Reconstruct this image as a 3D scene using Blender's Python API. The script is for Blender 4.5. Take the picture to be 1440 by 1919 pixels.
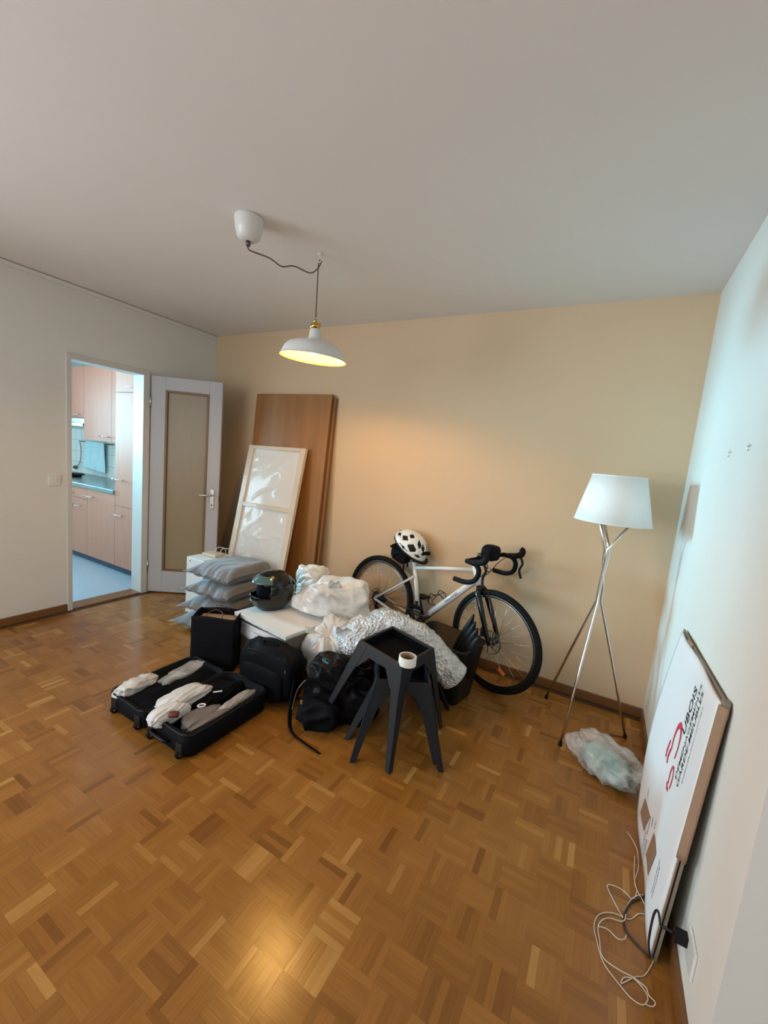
import bpy, bmesh, math, random
from mathutils import Vector, Matrix, noise
random.seed(7)
for o in list(bpy.data.objects): bpy.data.objects.remove(o)
S = bpy.context.scene
COL = S.collection
PI = math.pi

# ------------------------------------------------------------------ camera
EYE = Vector((0.0, 0.0, 1.45))
FPX, CXP, CYP = 767.63, 720.0, 959.5           # focal length and centre in photo pixels (1440 x 1919)
YAW, PITCH, ROLL = 0.494287, -0.129194, -0.09304
RC = Matrix.Rotation(YAW, 3, 'Z') @ Matrix.Rotation(PITCH, 3, 'X') @ Matrix.Rotation(ROLL, 3, 'Y')
cam_d = bpy.data.cameras.new('camera'); cam = bpy.data.objects.new('camera', cam_d); COL.objects.link(cam)
cam_d.sensor_fit = 'HORIZONTAL'; cam_d.sensor_width = 36.0; cam_d.lens = FPX / 1440.0 * 36.0
cam_d.clip_start = 0.05
r_, f_, u_ = RC.col[0], RC.col[1], RC.col[2]
M = Matrix((( r_[0], u_[0], -f_[0], EYE[0]), (r_[1], u_[1], -f_[1], EYE[1]), (r_[2], u_[2], -f_[2], EYE[2]), (0, 0, 0, 1)))
cam.matrix_world = M
S.camera = cam
def ray(u, v): return RC @ Vector(((u - CXP) / FPX, 1.0, -(v - CYP) / FPX))
def at(u, v, axis, val):
    d = ray(u, v); t = (val - EYE[axis]) / d[axis]; return EYE + d * t
def onz(u, v, z=0.0): return at(u, v, 2, z)
def ony(u, v, y): return at(u, v, 1, y)
def onx(u, v, x): return at(u, v, 0, x)
def pix(P):
    q = RC.transposed() @ (Vector(P) - EYE)
    if q[1] < 0.05: return None
    return (CXP + FPX * q[0] / q[1], CYP - FPX * q[2] / q[1])

# ------------------------------------------------------------------ light
W = bpy.data.worlds.new('sky'); S.world = W; W.use_nodes = True
bg = W.node_tree.nodes['Background']; bg.inputs[0].default_value = (0.62, 0.80, 1.0, 1); bg.inputs[1].default_value = 1.0
def area(name, loc, rot, sx, sy, power, col, spread=180):
    L = bpy.data.lights.new(name, 'AREA'); L.shape = 'RECTANGLE'; L.size = sx; L.size_y = sy; L.energy = power; L.color = col; L.spread = math.radians(spread)
    o = bpy.data.objects.new(name, L); COL.objects.link(o); o.location = loc; o.rotation_euler = rot; return o
area('daylight_front_window', (-2.35, -2.6, 1.5), (PI/2, 0, 0), 2.3, 1.7, 36, (0.86, 0.95, 1.0))
area('daylight_left_window', (-3.86, -1.45, 1.4), (PI/2, 0, -PI/2), 1.7, 1.6, 118, (0.86, 0.95, 1.0))
area('daylight_kitchen_window', (-7.25, 1.45, 1.66), (PI/2, 0, -PI/2), 1.2, 1.0, 84, (0.33, 0.78, 1.0), 60)
area('kitchen_fill_light', (-5.7, 0.02, 1.5), (PI/2, 0, 0), 1.3, 1.1, 26, (0.55, 0.86, 1.0))  # added fill light, brightens the kitchen fronts and tiles
S.view_settings.view_transform = 'Standard'; S.view_settings.look = 'None'
S.view_settings.exposure = 0.13; S.view_settings.gamma = 1.0; S.view_settings.use_curve_mapping = False
BULB = 800.0

# ------------------------------------------------------------------ room numbers (metres)
XL, XR, YB, ZC = -3.675, 0.382, 2.923, 2.513
YE = 1.108            # where the right wall ends in an outside corner
XA, YF = 1.6, -2.4    # alcove wall and front (window) wall

# ------------------------------------------------------------------ materials
MATS = {}
def mat(name, col, rough=0.5, metal=0.0, var=0.05, scale=6.0, bump=0.0, bscale=40.0, coat=0.0, trans=0.0, alpha=1.0, emit=0.0, spec=0.5, stretch=(1, 1, 1), sheen=0.0, coord='Object'):
    m = bpy.data.materials.new(name); m.use_nodes = True; nt = m.node_tree; N = nt.nodes; L = nt.links
    b = N['Principled BSDF']
    b.inputs['Roughness'].default_value = rough; b.inputs['Metallic'].default_value = metal
    b.inputs['Coat Weight'].default_value = coat; b.inputs['Transmission Weight'].default_value = trans
    b.inputs['Alpha'].default_value = alpha; b.inputs['Specular IOR Level'].default_value = spec
    b.inputs['Sheen Weight'].default_value = sheen
    tc = N.new('ShaderNodeTexCoord'); mp = N.new('ShaderNodeMapping'); mp.inputs['Scale'].default_value = stretch
    L.new(tc.outputs[coord], mp.inputs[0])
    nz = N.new('ShaderNodeTexNoise'); nz.inputs['Scale'].default_value = scale; nz.inputs['Detail'].default_value = 4
    L.new(mp.outputs[0], nz.inputs['Vector'])
    mx = N.new('ShaderNodeMix'); mx.data_type = 'RGBA'
    c = Vector(col)
    mx.inputs[6].default_value = (*(c * (1 - var * 2)), 1); mx.inputs[7].default_value = (*[min(1, x) for x in c * (1 + var * 2)], 1)
    L.new(nz.outputs['Fac'], mx.inputs[0]); L.new(mx.outputs[2], b.inputs['Base Color'])
    if emit: 
        b.inputs['Emission Color'].default_value = (*col, 1); b.inputs['Emission Strength'].default_value = emit
    if bump:
        n2 = N.new('ShaderNodeTexNoise'); n2.inputs['Scale'].default_value = bscale; n2.inputs['Detail'].default_value = 5
        L.new(mp.outputs[0], n2.inputs['Vector'])
        bp = N.new('ShaderNodeBump'); bp.inputs['Strength'].default_value = bump; bp.inputs['Distance'].default_value = 0.01
        L.new(n2.outputs['Fac'], bp.inputs['Height']); L.new(bp.outputs[0], b.inputs['Normal'])
    MATS[name] = m; return m
mat('cream_paint', (0.70, 0.52, 0.335), 0.75, var=0.012, scale=3, bump=0.05, bscale=260)
mat('wall_paint', (0.77, 0.755, 0.71), 0.75, var=0.012, scale=3, bump=0.05, bscale=260, coord='Object')
mat('ceiling_paint', (0.82, 0.80, 0.775), 0.85, var=0.012, scale=2)
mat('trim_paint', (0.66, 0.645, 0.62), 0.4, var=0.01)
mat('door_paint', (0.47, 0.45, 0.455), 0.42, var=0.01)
mat('brown_wood', (0.20, 0.085, 0.03), 0.35, var=0.12, scale=5, stretch=(2, 2, 30))
mat('door_bead', (0.19, 0.095, 0.03), 0.4, var=0.1, scale=8)
mat('door_panel', (0.29, 0.21, 0.12), 0.33, var=0.04, scale=5, bump=0.1, bscale=14, stretch=(8, 8, 1))
mat('dark_floor', (0.10, 0.05, 0.02), 0.6)
mat('metal', (0.62, 0.60, 0.57), 0.22, metal=1.0, var=0.02)
mat('chrome', (0.72, 0.69, 0.65), 0.13, metal=1.0, var=0.01)
mat('steel_dark', (0.13, 0.125, 0.12), 0.35, metal=1.0)
mat('brass', (0.66, 0.42, 0.12), 0.25, metal=1.0)
mat('white_plastic', (0.78, 0.77, 0.74), 0.3, var=0.01)
mat('lamp_white', (0.74, 0.72, 0.70), 0.32, var=0.01)
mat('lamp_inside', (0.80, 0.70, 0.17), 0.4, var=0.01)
mat('shade_fabric', (0.86, 0.85, 0.82), 0.8, var=0.015, scale=60)
mat('cord_brown', (0.10, 0.07, 0.05), 0.6)
mat('bulb', (1.0, 0.57, 0.20), 0.5, emit=1.0)
mat('oak', (0.33, 0.15, 0.045), 0.36, var=0.20, scale=2.6, stretch=(5, 1, 0.35))
mat('oak_edge', (0.25, 0.115, 0.038), 0.45, var=0.15, scale=3, stretch=(6, 6, .3))
mat('frame_wood', (0.72, 0.62, 0.51), 0.28, var=0.05, scale=4, coat=0.5)
mat('film', (0.80, 0.79, 0.76), 0.16, var=0.03, scale=3, coat=0.6, bump=0.25, bscale=9)
mat('cushion', (0.20, 0.20, 0.215), 0.85, var=0.05, scale=40, bump=0.15, bscale=350, sheen=0.3)
mat('white_carton', (0.78, 0.77, 0.75), 0.55, var=0.03)
mat('kraft', (0.33, 0.20, 0.125), 0.7, var=0.06, scale=10)
mat('kraft_dark', (0.235, 0.20, 0.15), 0.75, var=0.07, scale=10)
mat('paper_white', (0.83, 0.83, 0.85), 0.6, var=0.01)
mat('paper_black', (0.007, 0.007, 0.009), 0.65, spec=0.1, var=0.2, scale=8, bump=0.2, bscale=12)
mat('black_fabric', (0.006, 0.006, 0.008), 0.9, spec=0.06, var=0.2, scale=14, bump=0.25, bscale=200)
mat('black_nylon', (0.005, 0.0055, 0.008), 0.65, spec=0.09, var=0.2, scale=10, bump=0.3, bscale=30)
mat('black_plastic', (0.008, 0.008, 0.009), 0.42, var=0.1, spec=0.25)
mat('black_gloss', (0.006, 0.007, 0.008), 0.2, var=0.1, coat=0.25, spec=0.3)
mat('black_shiny_nylon', (0.005, 0.0055, 0.007), 0.34, var=0.2, bump=0.9, bscale=18, spec=0.12)
mat('visor', (0.05, 0.11, 0.12), 0.06, var=0.05, coat=1.0)
mat('rubber', (0.008, 0.008, 0.008), 0.75, spec=0.15, var=0.15, bump=0.2, bscale=90)
mat('stool_plastic', (0.012, 0.013, 0.017), 0.45, spec=0.3, var=0.06, scale=12, bump=0.06, bscale=220)
mat('bin_plastic', (0.012, 0.0125, 0.012), 0.5, spec=0.2, var=0.1)
mat('bike_paint', (0.78, 0.75, 0.74), 0.22, var=0.01, coat=0.5)
mat('bike_paint_dark', (0.05, 0.04, 0.05), 0.3)
mat('helmet_white', (0.83, 0.82, 0.80), 0.3, var=0.01, coat=0.3)
mat('orange_plastic', (0.95, 0.20, 0.02), 0.25)
mat('red_print', (0.72, 0.05, 0.09), 0.5)
mat('dark_print', (0.05, 0.06, 0.08), 0.5)
mat('grey_print', (0.42, 0.45, 0.50), 0.5)
mat('white_cloth', (0.74, 0.72, 0.72), 0.85, var=0.03, scale=20, bump=0.2, bscale=60)
mat('pink_cloth', (0.66, 0.50, 0.48), 0.85, var=0.06, scale=14, bump=0.2, bscale=40)
mat('taupe_cloth', (0.19, 0.155, 0.14), 0.85, var=0.08, scale=20, bump=0.2, bscale=80)
mat('silver_pouch', (0.42, 0.39, 0.38), 0.3, var=0.35, scale=30, bump=0.5, bscale=40)
mat('tape', (0.80, 0.77, 0.72), 0.35, var=0.02)
mat('string', (0.72, 0.63, 0.52), 0.8)
mat('cord_black', (0.02, 0.018, 0.018), 0.5)
mat('cord_red', (0.12, 0.03, 0.015), 0.5)
mat('kitchen_front', (0.60, 0.265, 0.185), 0.5, var=0.05, scale=4, spec=0.07, stretch=(6, 6, .6))
mat('kitchen_floor', (0.42, 0.50, 0.60), 0.4, var=0.06, scale=5, stretch=(2, 9, 1))
mat('kitchen_plinth', (0.05, 0.07, 0.10), 0.5)
mat('worktop', (0.20, 0.26, 0.27), 0.22, var=0.25, scale=60)
mat('tile', (0.80, 0.80, 0.76), 0.18, var=0.02)
mat('grout', (0.45, 0.45, 0.42), 0.8)
mat('towel', (0.55, 0.76, 0.80), 0.9, var=0.05, scale=14, bump=0.3, bscale=120)
mat('red_can', (0.45, 0.16, 0.12), 0.4)
def mix_glass(name, tint, opacity, rough, bump, bscale, voronoi=False):
    """thin clear plastic: part see-through, part glossy white film"""
    m = bpy.data.materials.new(name); m.use_nodes = True; nt = m.node_tree; N = nt.nodes; L = nt.links
    b = N['Principled BSDF']; out = N['Material Output']
    b.inputs['Base Color'].default_value = (*tint, 1); b.inputs['Roughness'].default_value = rough; b.inputs['Coat Weight'].default_value = 0.6
    tr = N.new('ShaderNodeBsdfTransparent'); mx = N.new('ShaderNodeMixShader')
    tc = N.new('ShaderNodeTexCoord')
    nz = N.new('ShaderNodeTexNoise'); nz.inputs['Scale'].default_value = 11; nz.inputs['Detail'].default_value = 6; L.new(tc.outputs['Object'], nz.inputs['Vector'])
    mr = N.new('ShaderNodeMapRange'); mr.inputs[1].default_value = 0.3; mr.inputs[2].default_value = 0.7; mr.inputs[3].default_value = max(0, opacity - .22); mr.inputs[4].default_value = min(1, opacity + .22)
    L.new(nz.outputs['Fac'], mr.inputs[0])
    L.new(mr.outputs[0], mx.inputs[0]); L.new(tr.outputs[0], mx.inputs[1]); L.new(b.outputs[0], mx.inputs[2]); L.new(mx.outputs[0], out.inputs[0])
    t = N.new('ShaderNodeTexVoronoi' if voronoi else 'ShaderNodeTexNoise'); t.inputs['Scale'].default_value = bscale; L.new(tc.outputs['Object'], t.inputs['Vector'])
    bp = N.new('ShaderNodeBump'); bp.inputs['Strength'].default_value = bump; bp.inputs['Distance'].default_value = 0.02
    L.new(t.outputs['Distance' if voronoi else 'Fac'], bp.inputs['Height']); L.new(bp.outputs[0], b.inputs['Normal'])
    MATS[name] = m
mix_glass('bubble_wrap', (0.93, 0.95, 0.98), 0.88, 0.09, 1.0, 62, True)
mix_glass('clear_film', (0.80, 0.78, 0.75), 0.38, 0.12, 0.5, 26)
mix_glass('thin_bag', (0.84, 0.81, 0.78), 0.93, 0.38, 0.25, 24)
mat('teal_filling', (0.22, 0.42, 0.40), 0.35, var=0.25, scale=18, bump=0.6, bscale=22)

def parquet_mat():
    m = bpy.data.materials.new('parquet'); m.use_nodes = True; nt = m.node_tree; N = nt.nodes; L = nt.links
    b = N['Principled BSDF']
    at_ = N.new('ShaderNodeAttribute'); at_.attribute_name = 'tone'
    dr = N.new('ShaderNodeAttribute'); dr.attribute_name = 'dir'
    geo = N.new('ShaderNodeNewGeometry')
    ramp = N.new('ShaderNodeValToRGB'); e = ramp.color_ramp.elements
    e[0].position = 0; e[0].color = (0.200, 0.073, 0.012, 1); e[1].position = 1; e[1].color = (0.470, 0.238, 0.064, 1)
    q = ramp.color_ramp.elements.new(0.30); q.color = (0.285, 0.115, 0.021, 1)
    q = ramp.color_ramp.elements.new(0.75); q.color = (0.345, 0.147, 0.029, 1)
    L.new(at_.outputs['Fac'], ramp.inputs[0])
    m1 = N.new('ShaderNodeMapping'); m1.inputs['Scale'].default_value = (9, 150, 1)
    m2 = N.new('ShaderNodeMapping'); m2.inputs['Scale'].default_value = (150, 9, 1)
    L.new(geo.outputs['Position'], m1.inputs[0]); L.new(geo.outputs['Position'], m2.inputs[0])
    mv = N.new('ShaderNodeMix'); mv.data_type = 'VECTOR'
    L.new(dr.outputs['Fac'], mv.inputs[0]); L.new(m1.outputs[0], mv.inputs[4]); L.new(m2.outputs[0], mv.inputs[5])
    nz = N.new('ShaderNodeTexNoise'); nz.inputs['Scale'].default_value = 1.0; nz.inputs['Detail'].default_value = 5
    L.new(mv.outputs[1], nz.inputs['Vector'])
    mr = N.new('ShaderNodeMapRange'); mr.inputs[1].default_value = 0.25; mr.inputs[2].default_value = 0.75; mr.inputs[3].default_value = 0.88; mr.inputs[4].default_value = 1.12
    L.new(nz.outputs['Fac'], mr.inputs[0])
    mu = N.new('ShaderNodeMix'); mu.data_type = 'RGBA'; mu.blend_type = 'MULTIPLY'; mu.inputs[0].default_value = 1.0
    L.new(ramp.outputs[0], mu.inputs[6]); L.new(mr.outputs[0], mu.inputs[7])
    L.new(mu.outputs[2], b.inputs['Base Color'])
    r2 = N.new('ShaderNodeMapRange'); r2.inputs[3].default_value = 0.17; r2.inputs[4].default_value = 0.29; L.new(nz.outputs['Fac'], r2.inputs[0])
    L.new(r2.outputs[0], b.inputs['Roughness'])
    bp = N.new('ShaderNodeBump'); bp.inputs['Strength'].default_value = 0.06; bp.inputs['Distance'].default_value = 0.004
    L.new(nz.outputs['Fac'], bp.inputs['Height']); L.new(bp.outputs[0], b.inputs['Normal'])
    MATS['parquet'] = m
parquet_mat()

# ------------------------------------------------------------------ mesh helpers
class MB:
    def __init__(s): s.v = []; s.f = []; s.sm = []
    def add(s, vs, fs, smooth=False):
        o = len(s.v); s.v += [tuple(p) for p in vs]; s.f += [tuple(o + i for i in f) for f in fs]; s.sm += [smooth] * len(fs); return s
    def box(s, c, d, rot=None, taper=1.0):
        x, y, z = d[0] / 2, d[1] / 2, d[2] / 2; R = rot or Matrix.Identity(3); c = Vector(c)
        P = [c + R @ Vector((sx * x * (taper if sz < 0 else 1), sy * y * (taper if sz < 0 else 1), sz * z)) for sz in (-1, 1) for sy in (-1, 1) for sx in (-1, 1)]
        return s.add(P, [(0, 2, 3, 1), (4, 5, 7, 6), (0, 1, 5, 4), (2, 6, 7, 3), (0, 4, 6, 2), (1, 3, 7, 5)])
    def b2(s, a, b): return s.box([(a[i] + b[i]) / 2 for i in range(3)], [abs(b[i] - a[i]) for i in range(3)])
    def tube(s, path, rad, n=8, closed=False, cap=True, flat=1.0):
        path = [Vector(p) for p in path]; k = len(path); V = []
        up = None
        for i, p in enumerate(path):
            a = path[(i - 1) % k] if (closed or i > 0) else path[i]; b = path[(i + 1) % k] if (closed or i < k - 1) else path[i]
            t = (b - a).normalized() if (b - a).length > 1e-9 else Vector((0, 0, 1))
            if up is None: up = t.orthogonal().normalized()
            up = (up - t * up.dot(t)); up = up.normalized() if up.length > 1e-6 else t.orthogonal().normalized()
            w = t.cross(up); r = rad[i] if isinstance(rad, (list, tuple)) else rad
            for j in range(n):
                th = 2 * PI * j / n; V.append(p + up * (math.cos(th) * r) + w * (math.sin(th) * r * flat))
        F = []
        for i in range(k if closed else k - 1):
            for j in range(n):
                F.append((i * n + j, i * n + (j + 1) % n, ((i + 1) % k) * n + (j + 1) % n, ((i + 1) % k) * n + j))
        if cap and not closed: F.append(tuple(range(n - 1, -1, -1))); F.append(tuple((k - 1) * n + j for j in range(n)))
        return s.add(V, F, True)
    def lathe(s, prof, n=32, c=(0, 0, 0), R=None):
        c = Vector(c); R = R or Matrix.Identity(3); V = []; F = []; k = len(prof)
        for (r, z) in prof:
            for j in range(n):
                th = 2 * PI * j / n; V.append(c + R @ Vector((r * math.cos(th), r * math.sin(th), z)))
        for i in range(k - 1):
            for j in range(n): F.append((i * n + j, i * n + (j + 1) % n, (i + 1) * n + (j + 1) % n, (i + 1) * n + j))
        return s.add(V, F, True)
    def prism(s, poly, o, ex, ey, t):
        """polygon (a, b) -> o + a*ex + b*ey, thick t along ex x ey"""
        o, ex, ey = Vector(o), Vector(ex), Vector(ey); n = ex.cross(ey).normalized() * t; k = len(poly)
        P = [o + ex * a + ey * b for a, b in poly]; P2 = [p + n for p in P]
        return s.add(P + P2, [tuple(range(k - 1, -1, -1)), tuple(range(k, 2 * k))] + [(i, (i + 1) % k, k + (i + 1) % k, k + i) for i in range(k)])
    def grid(s, fn, nu, nv, thick=0.0, smooth=True):
        V = [Vector(fn(i / (nu - 1), j / (nv - 1))) for j in range(nv) for i in range(nu)]
        F = [(j * nu + i, j * nu + i + 1, (j + 1) * nu + i + 1, (j + 1) * nu + i) for j in range(nv - 1) for i in range(nu - 1)]
        return s.add(V, F, smooth)
    def blob(s, c, r, seed=0, amp=0.1, freq=6.0, sub=4, R=None, zmin=None, fold=0.0, power=1.0, warp=None, knot=None, pleat=0.0, facets=0):
        bm = bmesh.new(); bmesh.ops.create_icosphere(bm, subdivisions=sub, radius=1.0); c = Vector(c); R = R or Matrix.Identity(3)
        off = Vector((seed * 3.7, seed * 1.3, seed * 7.1)); V = []
        rg = random.Random(seed * 101 + 5); PLN = []
        for _ in range(facets):
            q_ = Vector((rg.gauss(0, 1), rg.gauss(0, 1), rg.gauss(0, 1))).normalized(); PLN.append((q_, rg.uniform(.72, .98)))
        for v in bm.verts:
            d = v.co.normalized()
            if power != 1.0:
                d2 = Vector([math.copysign(abs(x) ** power, x) for x in d]); d = d2
            q = Vector((d[0] * r[0], d[1] * r[1], d[2] * r[2]))
            n1 = noise.noise(q * freq + off); n2 = 1 - abs(noise.noise(q * freq * 1.9 + off * 1.7)) * 2; n3 = noise.noise(q * freq * 4.1 + off)
            k = 1 + amp * n1 + fold * (n2 - 0.5) + 0.25 * amp * n3
            if PLN:
                dn0 = d.normalized(); k *= min(1.12, min([h_ / max(.05, dn0.dot(q_)) for q_, h_ in PLN if dn0.dot(q_) > .2] or [1.1]))
            if knot is not None:
                kd = Vector(knot).normalized(); e1 = kd.orthogonal().normalized(); e2 = kd.cross(e1); dn = d.normalized(); ca_ = max(-1, min(1, dn.dot(kd))); di = math.acos(ca_); an = math.atan2(dn.dot(e2), dn.dot(e1))
                w1 = abs(noise.noise(Vector((math.cos(an) * 3.1, math.sin(an) * 3.1, di * .9)) + off)); w2 = abs(noise.noise(Vector((math.cos(an) * 6.5, math.sin(an) * 6.5, di * 1.2)) - off))
                k += pleat * (1 - 2.6 * w1) * min(1, di * 1.3) * .8 + pleat * .5 * (1 - 2.6 * w2) - (0.25 * math.exp(-di * di * 6) if pleat else 0)
            p = R @ (q * k)
            if warp: p = Vector(warp(p))
            p = c + p
            if zmin is not None and p[2] < zmin: p[2] = zmin + 0.002 * n1
            V.append(p)
        bm.verts.index_update()
        F = [tuple(v.index for v in f.verts) for f in bm.faces]; bm.free()
        return s.add(V, F, True)
def mesh(mb, m, name='m'):
    me = bpy.data.meshes.new(name); me.from_pydata(mb.v, [], mb.f); me.polygons.foreach_set('use_smooth', mb.sm); me.materials.append(MATS[m]); me.update(); return me
def obj(name, mb, m, parent=None, bevel=0.0, loc=None, rot=None, solid=0.0, sub=0, label=None, kind=None):
    o = bpy.data.objects.new(name, mesh(mb, m, name)); COL.objects.link(o)
    if parent: o.parent = parent
    if loc is not None: o.location = loc
    if rot is not None: o.rotation_euler = rot
    if solid:
        s = o.modifiers.new('thick', 'SOLIDIFY'); s.thickness = solid; s.offset = 0
    if sub:
        s = o.modifiers.new('sub', 'SUBSURF'); s.levels = sub; s.render_levels = sub
    if bevel:
        s = o.modifiers.new('bevel', 'BEVEL'); s.width = bevel; s.segments = 2; s.limit_method = 'ANGLE'; s.angle_limit = math.radians(40)
    if label: o['label'] = label
    if kind: o['kind'] = kind
    return o
def tag(o, label, cat, group=None):
    o['label'] = label; o['category'] = cat
    if group: o['group'] = group
    return o
def thing(name, label, cat, loc=(0, 0, 0), rz=0.0, group=None):
    o = bpy.data.objects.new(name, None); COL.objects.link(o); o.empty_display_size = 0.05
    o.location = loc; o.rotation_euler = (0, 0, rz); return tag(o, label, cat, group)
def struct(name, mb, m, bevel=0.0):
    o = obj(name, mb, m, None, bevel); o['kind'] = 'structure'; return o
def curve_pts(ctrl, n=12):
    """Catmull-Rom through control points"""
    c = [Vector(p) for p in ctrl]; out = []
    for i in range(len(c) - 1):
        p0, p1, p2, p3 = c[max(0, i - 1)], c[i], c[i + 1], c[min(len(c) - 1, i + 2)]
        for k in range(n):
            t = k / n
            out.append(0.5 * ((2 * p1) + (p2 - p0) * t + (2 * p0 - 5 * p1 + 4 * p2 - p3) * t * t + (3 * p1 - p0 - 3 * p2 + p3) * t ** 3))
    out.append(c[-1]); return out
def text_mesh(body, size, name='t'):
    cu = bpy.data.curves.new(name, 'FONT'); cu.body = body; cu.size = size; cu.extrude = 0.0003; cu.offset = size * 0.002
    o = bpy.data.objects.new(name, cu); COL.objects.link(o); dg = bpy.context.evaluated_depsgraph_get(); dg.update()
    me = bpy.data.meshes.new_from_object(o.evaluated_get(dg)); bpy.data.objects.remove(o)
    mb = MB(); mb.v = [tuple(v.co) for v in me.vertices]; mb.f = [tuple(p.vertices) for p in me.polygons]; mb.sm = [False] * len(mb.f)
    return mb
def fit_text(body, length, height, o, ex, ey):
    mb = text_mesh(body, 1.0); xs = [v[0] for v in mb.v]; ys = [v[1] for v in mb.v]
    x0, x1, y0, y1 = min(xs), max(xs), min(ys), max(ys); o, ex, ey = Vector(o), Vector(ex), Vector(ey); n = ex.cross(ey).normalized()
    mb.v = [tuple(o + ex * ((v[0] - x0) / (x1 - x0) * length) + ey * ((v[1] - y0) / (y1 - y0) * height) + n * (0.0004 + v[2])) for v in mb.v]
    return mb

# ================================================================== ROOM SHELL
fl = struct('floor', MB().b2((XL, YF, -0.12), (XA, YB, -0.004)), 'dark_floor')
P = 0.1155; GX, GY = -0.029, 1.475; NS = 5; SW = P / NS
strips = []      # (centre x, y, dir, tone, z, area)
for ix in range(int((XL - GX) / P) - 1, int((XA - GX) / P) + 1):
    for iy in range(int((YF - GY) / P) - 1, int((YB - GY) / P) + 2):
        x0, y0 = GX + ix * P, GY + iy * P
        if x0 < XL - 0.05 or x0 + P > XA + 0.01 or y0 + P > YB + 0.05 or y0 < YF - 0.03: continue
        if x0 + P > XR + 0.06 and y0 + P > YE + 0.05: continue
        along_y = (ix + iy) % 2 != 0
        base = random.gauss(0.42, 0.12)
        for k in range(NS):
            cx, cy = (x0 + (k + .5) * SW, y0 + P / 2) if along_y else (x0 + P / 2, y0 + (k + .5) * SW)
            tone = base + random.gauss(0, 0.125)
            if random.random() < 0.13: tone += random.choice((-.28, .3, .35))
            strips.append((cx, cy, 1.0 if along_y else 0.0, min(1, max(0, tone)), random.uniform(-0.00012, 0.0)))
def strip_quad(mb_v, mb_f, cx, cy, d, zt):
    a, b = (SW / 2 - .00012, P / 2 - .00015) if d else (P / 2 - .00015, SW / 2 - .00012); o = len(mb_v)
    mb_v += [(cx - a, cy - b, -.004), (cx + a, cy - b, -.004), (cx + a, cy + b, -.004), (cx - a, cy + b, -.004),
             (cx - a, cy - b, zt), (cx + a, cy - b, zt), (cx + a, cy + b, zt), (cx - a, cy + b, zt)]
    for i in range(4): mb_f.append((o + i, o + (i + 1) % 4, o + 4 + (i + 1) % 4, o + 4 + i))
    mb_f.append((o + 4, o + 5, o + 6, o + 7))
def strip_mesh(name, vs, fs, tones, dirs):
    me = bpy.data.meshes.new(name); me.from_pydata(vs, [], fs); me.materials.append(MATS['parquet'])
    a = me.attributes.new('tone', 'FLOAT', 'FACE'); a.data.foreach_set('value', tones)
    a = me.attributes.new('dir', 'FLOAT', 'FACE'); a.data.foreach_set('value', dirs); me.update(); return me
def shown(s):
    q = [pix((s[0] + dx, s[1] + dy, 0)) for dx, dy in ((-.05, -.05), (.05, -.05), (.05, .05), (-.05, .05))]
    c = pix((s[0], s[1], 0))
    if None in q or c is None or not (15 < c[0] < 1425 and 15 < c[1] < 1905): return 0.0
    if s[0] > 0.30: return 0.0
    return abs(sum(q[i][0] * q[(i + 1) % 4][1] - q[(i + 1) % 4][0] * q[i][1] for i in range(4)))
order = sorted(range(len(strips)), key=lambda i: -shown(strips[i]))
near = set(i for i in order[:300] if shown(strips[i]) > 0)
NT = 14; proto = {}
for d in (0.0, 1.0):
    for k in range(NT):
        vs, fs = [], []; strip_quad(vs, fs, 0, 0, d, 0.0)
        proto[(d, k)] = strip_mesh('parquet_strip', vs, fs, [(k + .5) / NT] * 5, [d] * 5)
vs, fs, tn, dn = [], [], [], []
for i, s in enumerate(strips):
    if i in near:
        o = bpy.data.objects.new('parquet_strip', proto[(s[2], min(NT - 1, int(s[3] * NT)))]); COL.objects.link(o)
        o.location = (s[0], s[1], s[4]); o.parent = fl
    else:
        strip_quad(vs, fs, s[0], s[1], s[2], s[4]); tn += [s[3]] * 5; dn += [s[2]] * 5
o = bpy.data.objects.new('parquet_strips', strip_mesh('parquet_strips', vs, fs, tn, dn)); COL.objects.link(o); o.parent = fl; o['kind'] = 'stuff'

T = 0.12
DY0, DY1, DZ = 1.633, 2.182, 1.975          # clear door opening in the left wall
struct('ceiling', MB().b2((XL - T, YF - T, ZC), (XA + T, YB + T, ZC + .1)), 'ceiling_paint')
struct('wall_back', MB().b2((XL - T, YB, -0.1), (XR + T, YB + T, ZC)), 'cream_paint')
V0, V1, V2, V3 = -2.25, -0.65, 0.65, 2.20
wl = MB().b2((XL - T, YF, -0.1), (XL, V0, ZC)).b2((XL - T, V1, -0.1), (XL, DY0 - .03, ZC)).b2((XL - T, V0, -.1), (XL, V1, V2)).b2((XL - T, V0, V3), (XL, V1, ZC)).b2((XL - T, DY1 + .03, -0.1), (XL, YB, ZC)).b2((XL - T, DY0 - .03, DZ + .03), (XL, DY1 + .03, ZC))
struct('wall_left', wl, 'wall_paint')
struct('wall_right', MB().b2((XR, YE, -0.1), (XA + T, YB, ZC)), 'wall_paint')
struct('wall_alcove', MB().b2((XA, YF, -0.1), (XA + T, YE, ZC)), 'wall_paint')
WX0, WX1, WZ0, WZ1 = -3.35, -1.35, 0.75, 2.30
wf = MB().b2((XL - T, YF - T, -.1), (WX0, YF, ZC)).b2((WX1, YF - T, -.1), (XA + T, YF, ZC)).b2((WX0, YF - T, -.1), (WX1, YF, WZ0)).b2((WX0, YF - T, WZ1), (WX1, YF, ZC))
struct('wall_front', wf, 'wall_paint')
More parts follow.
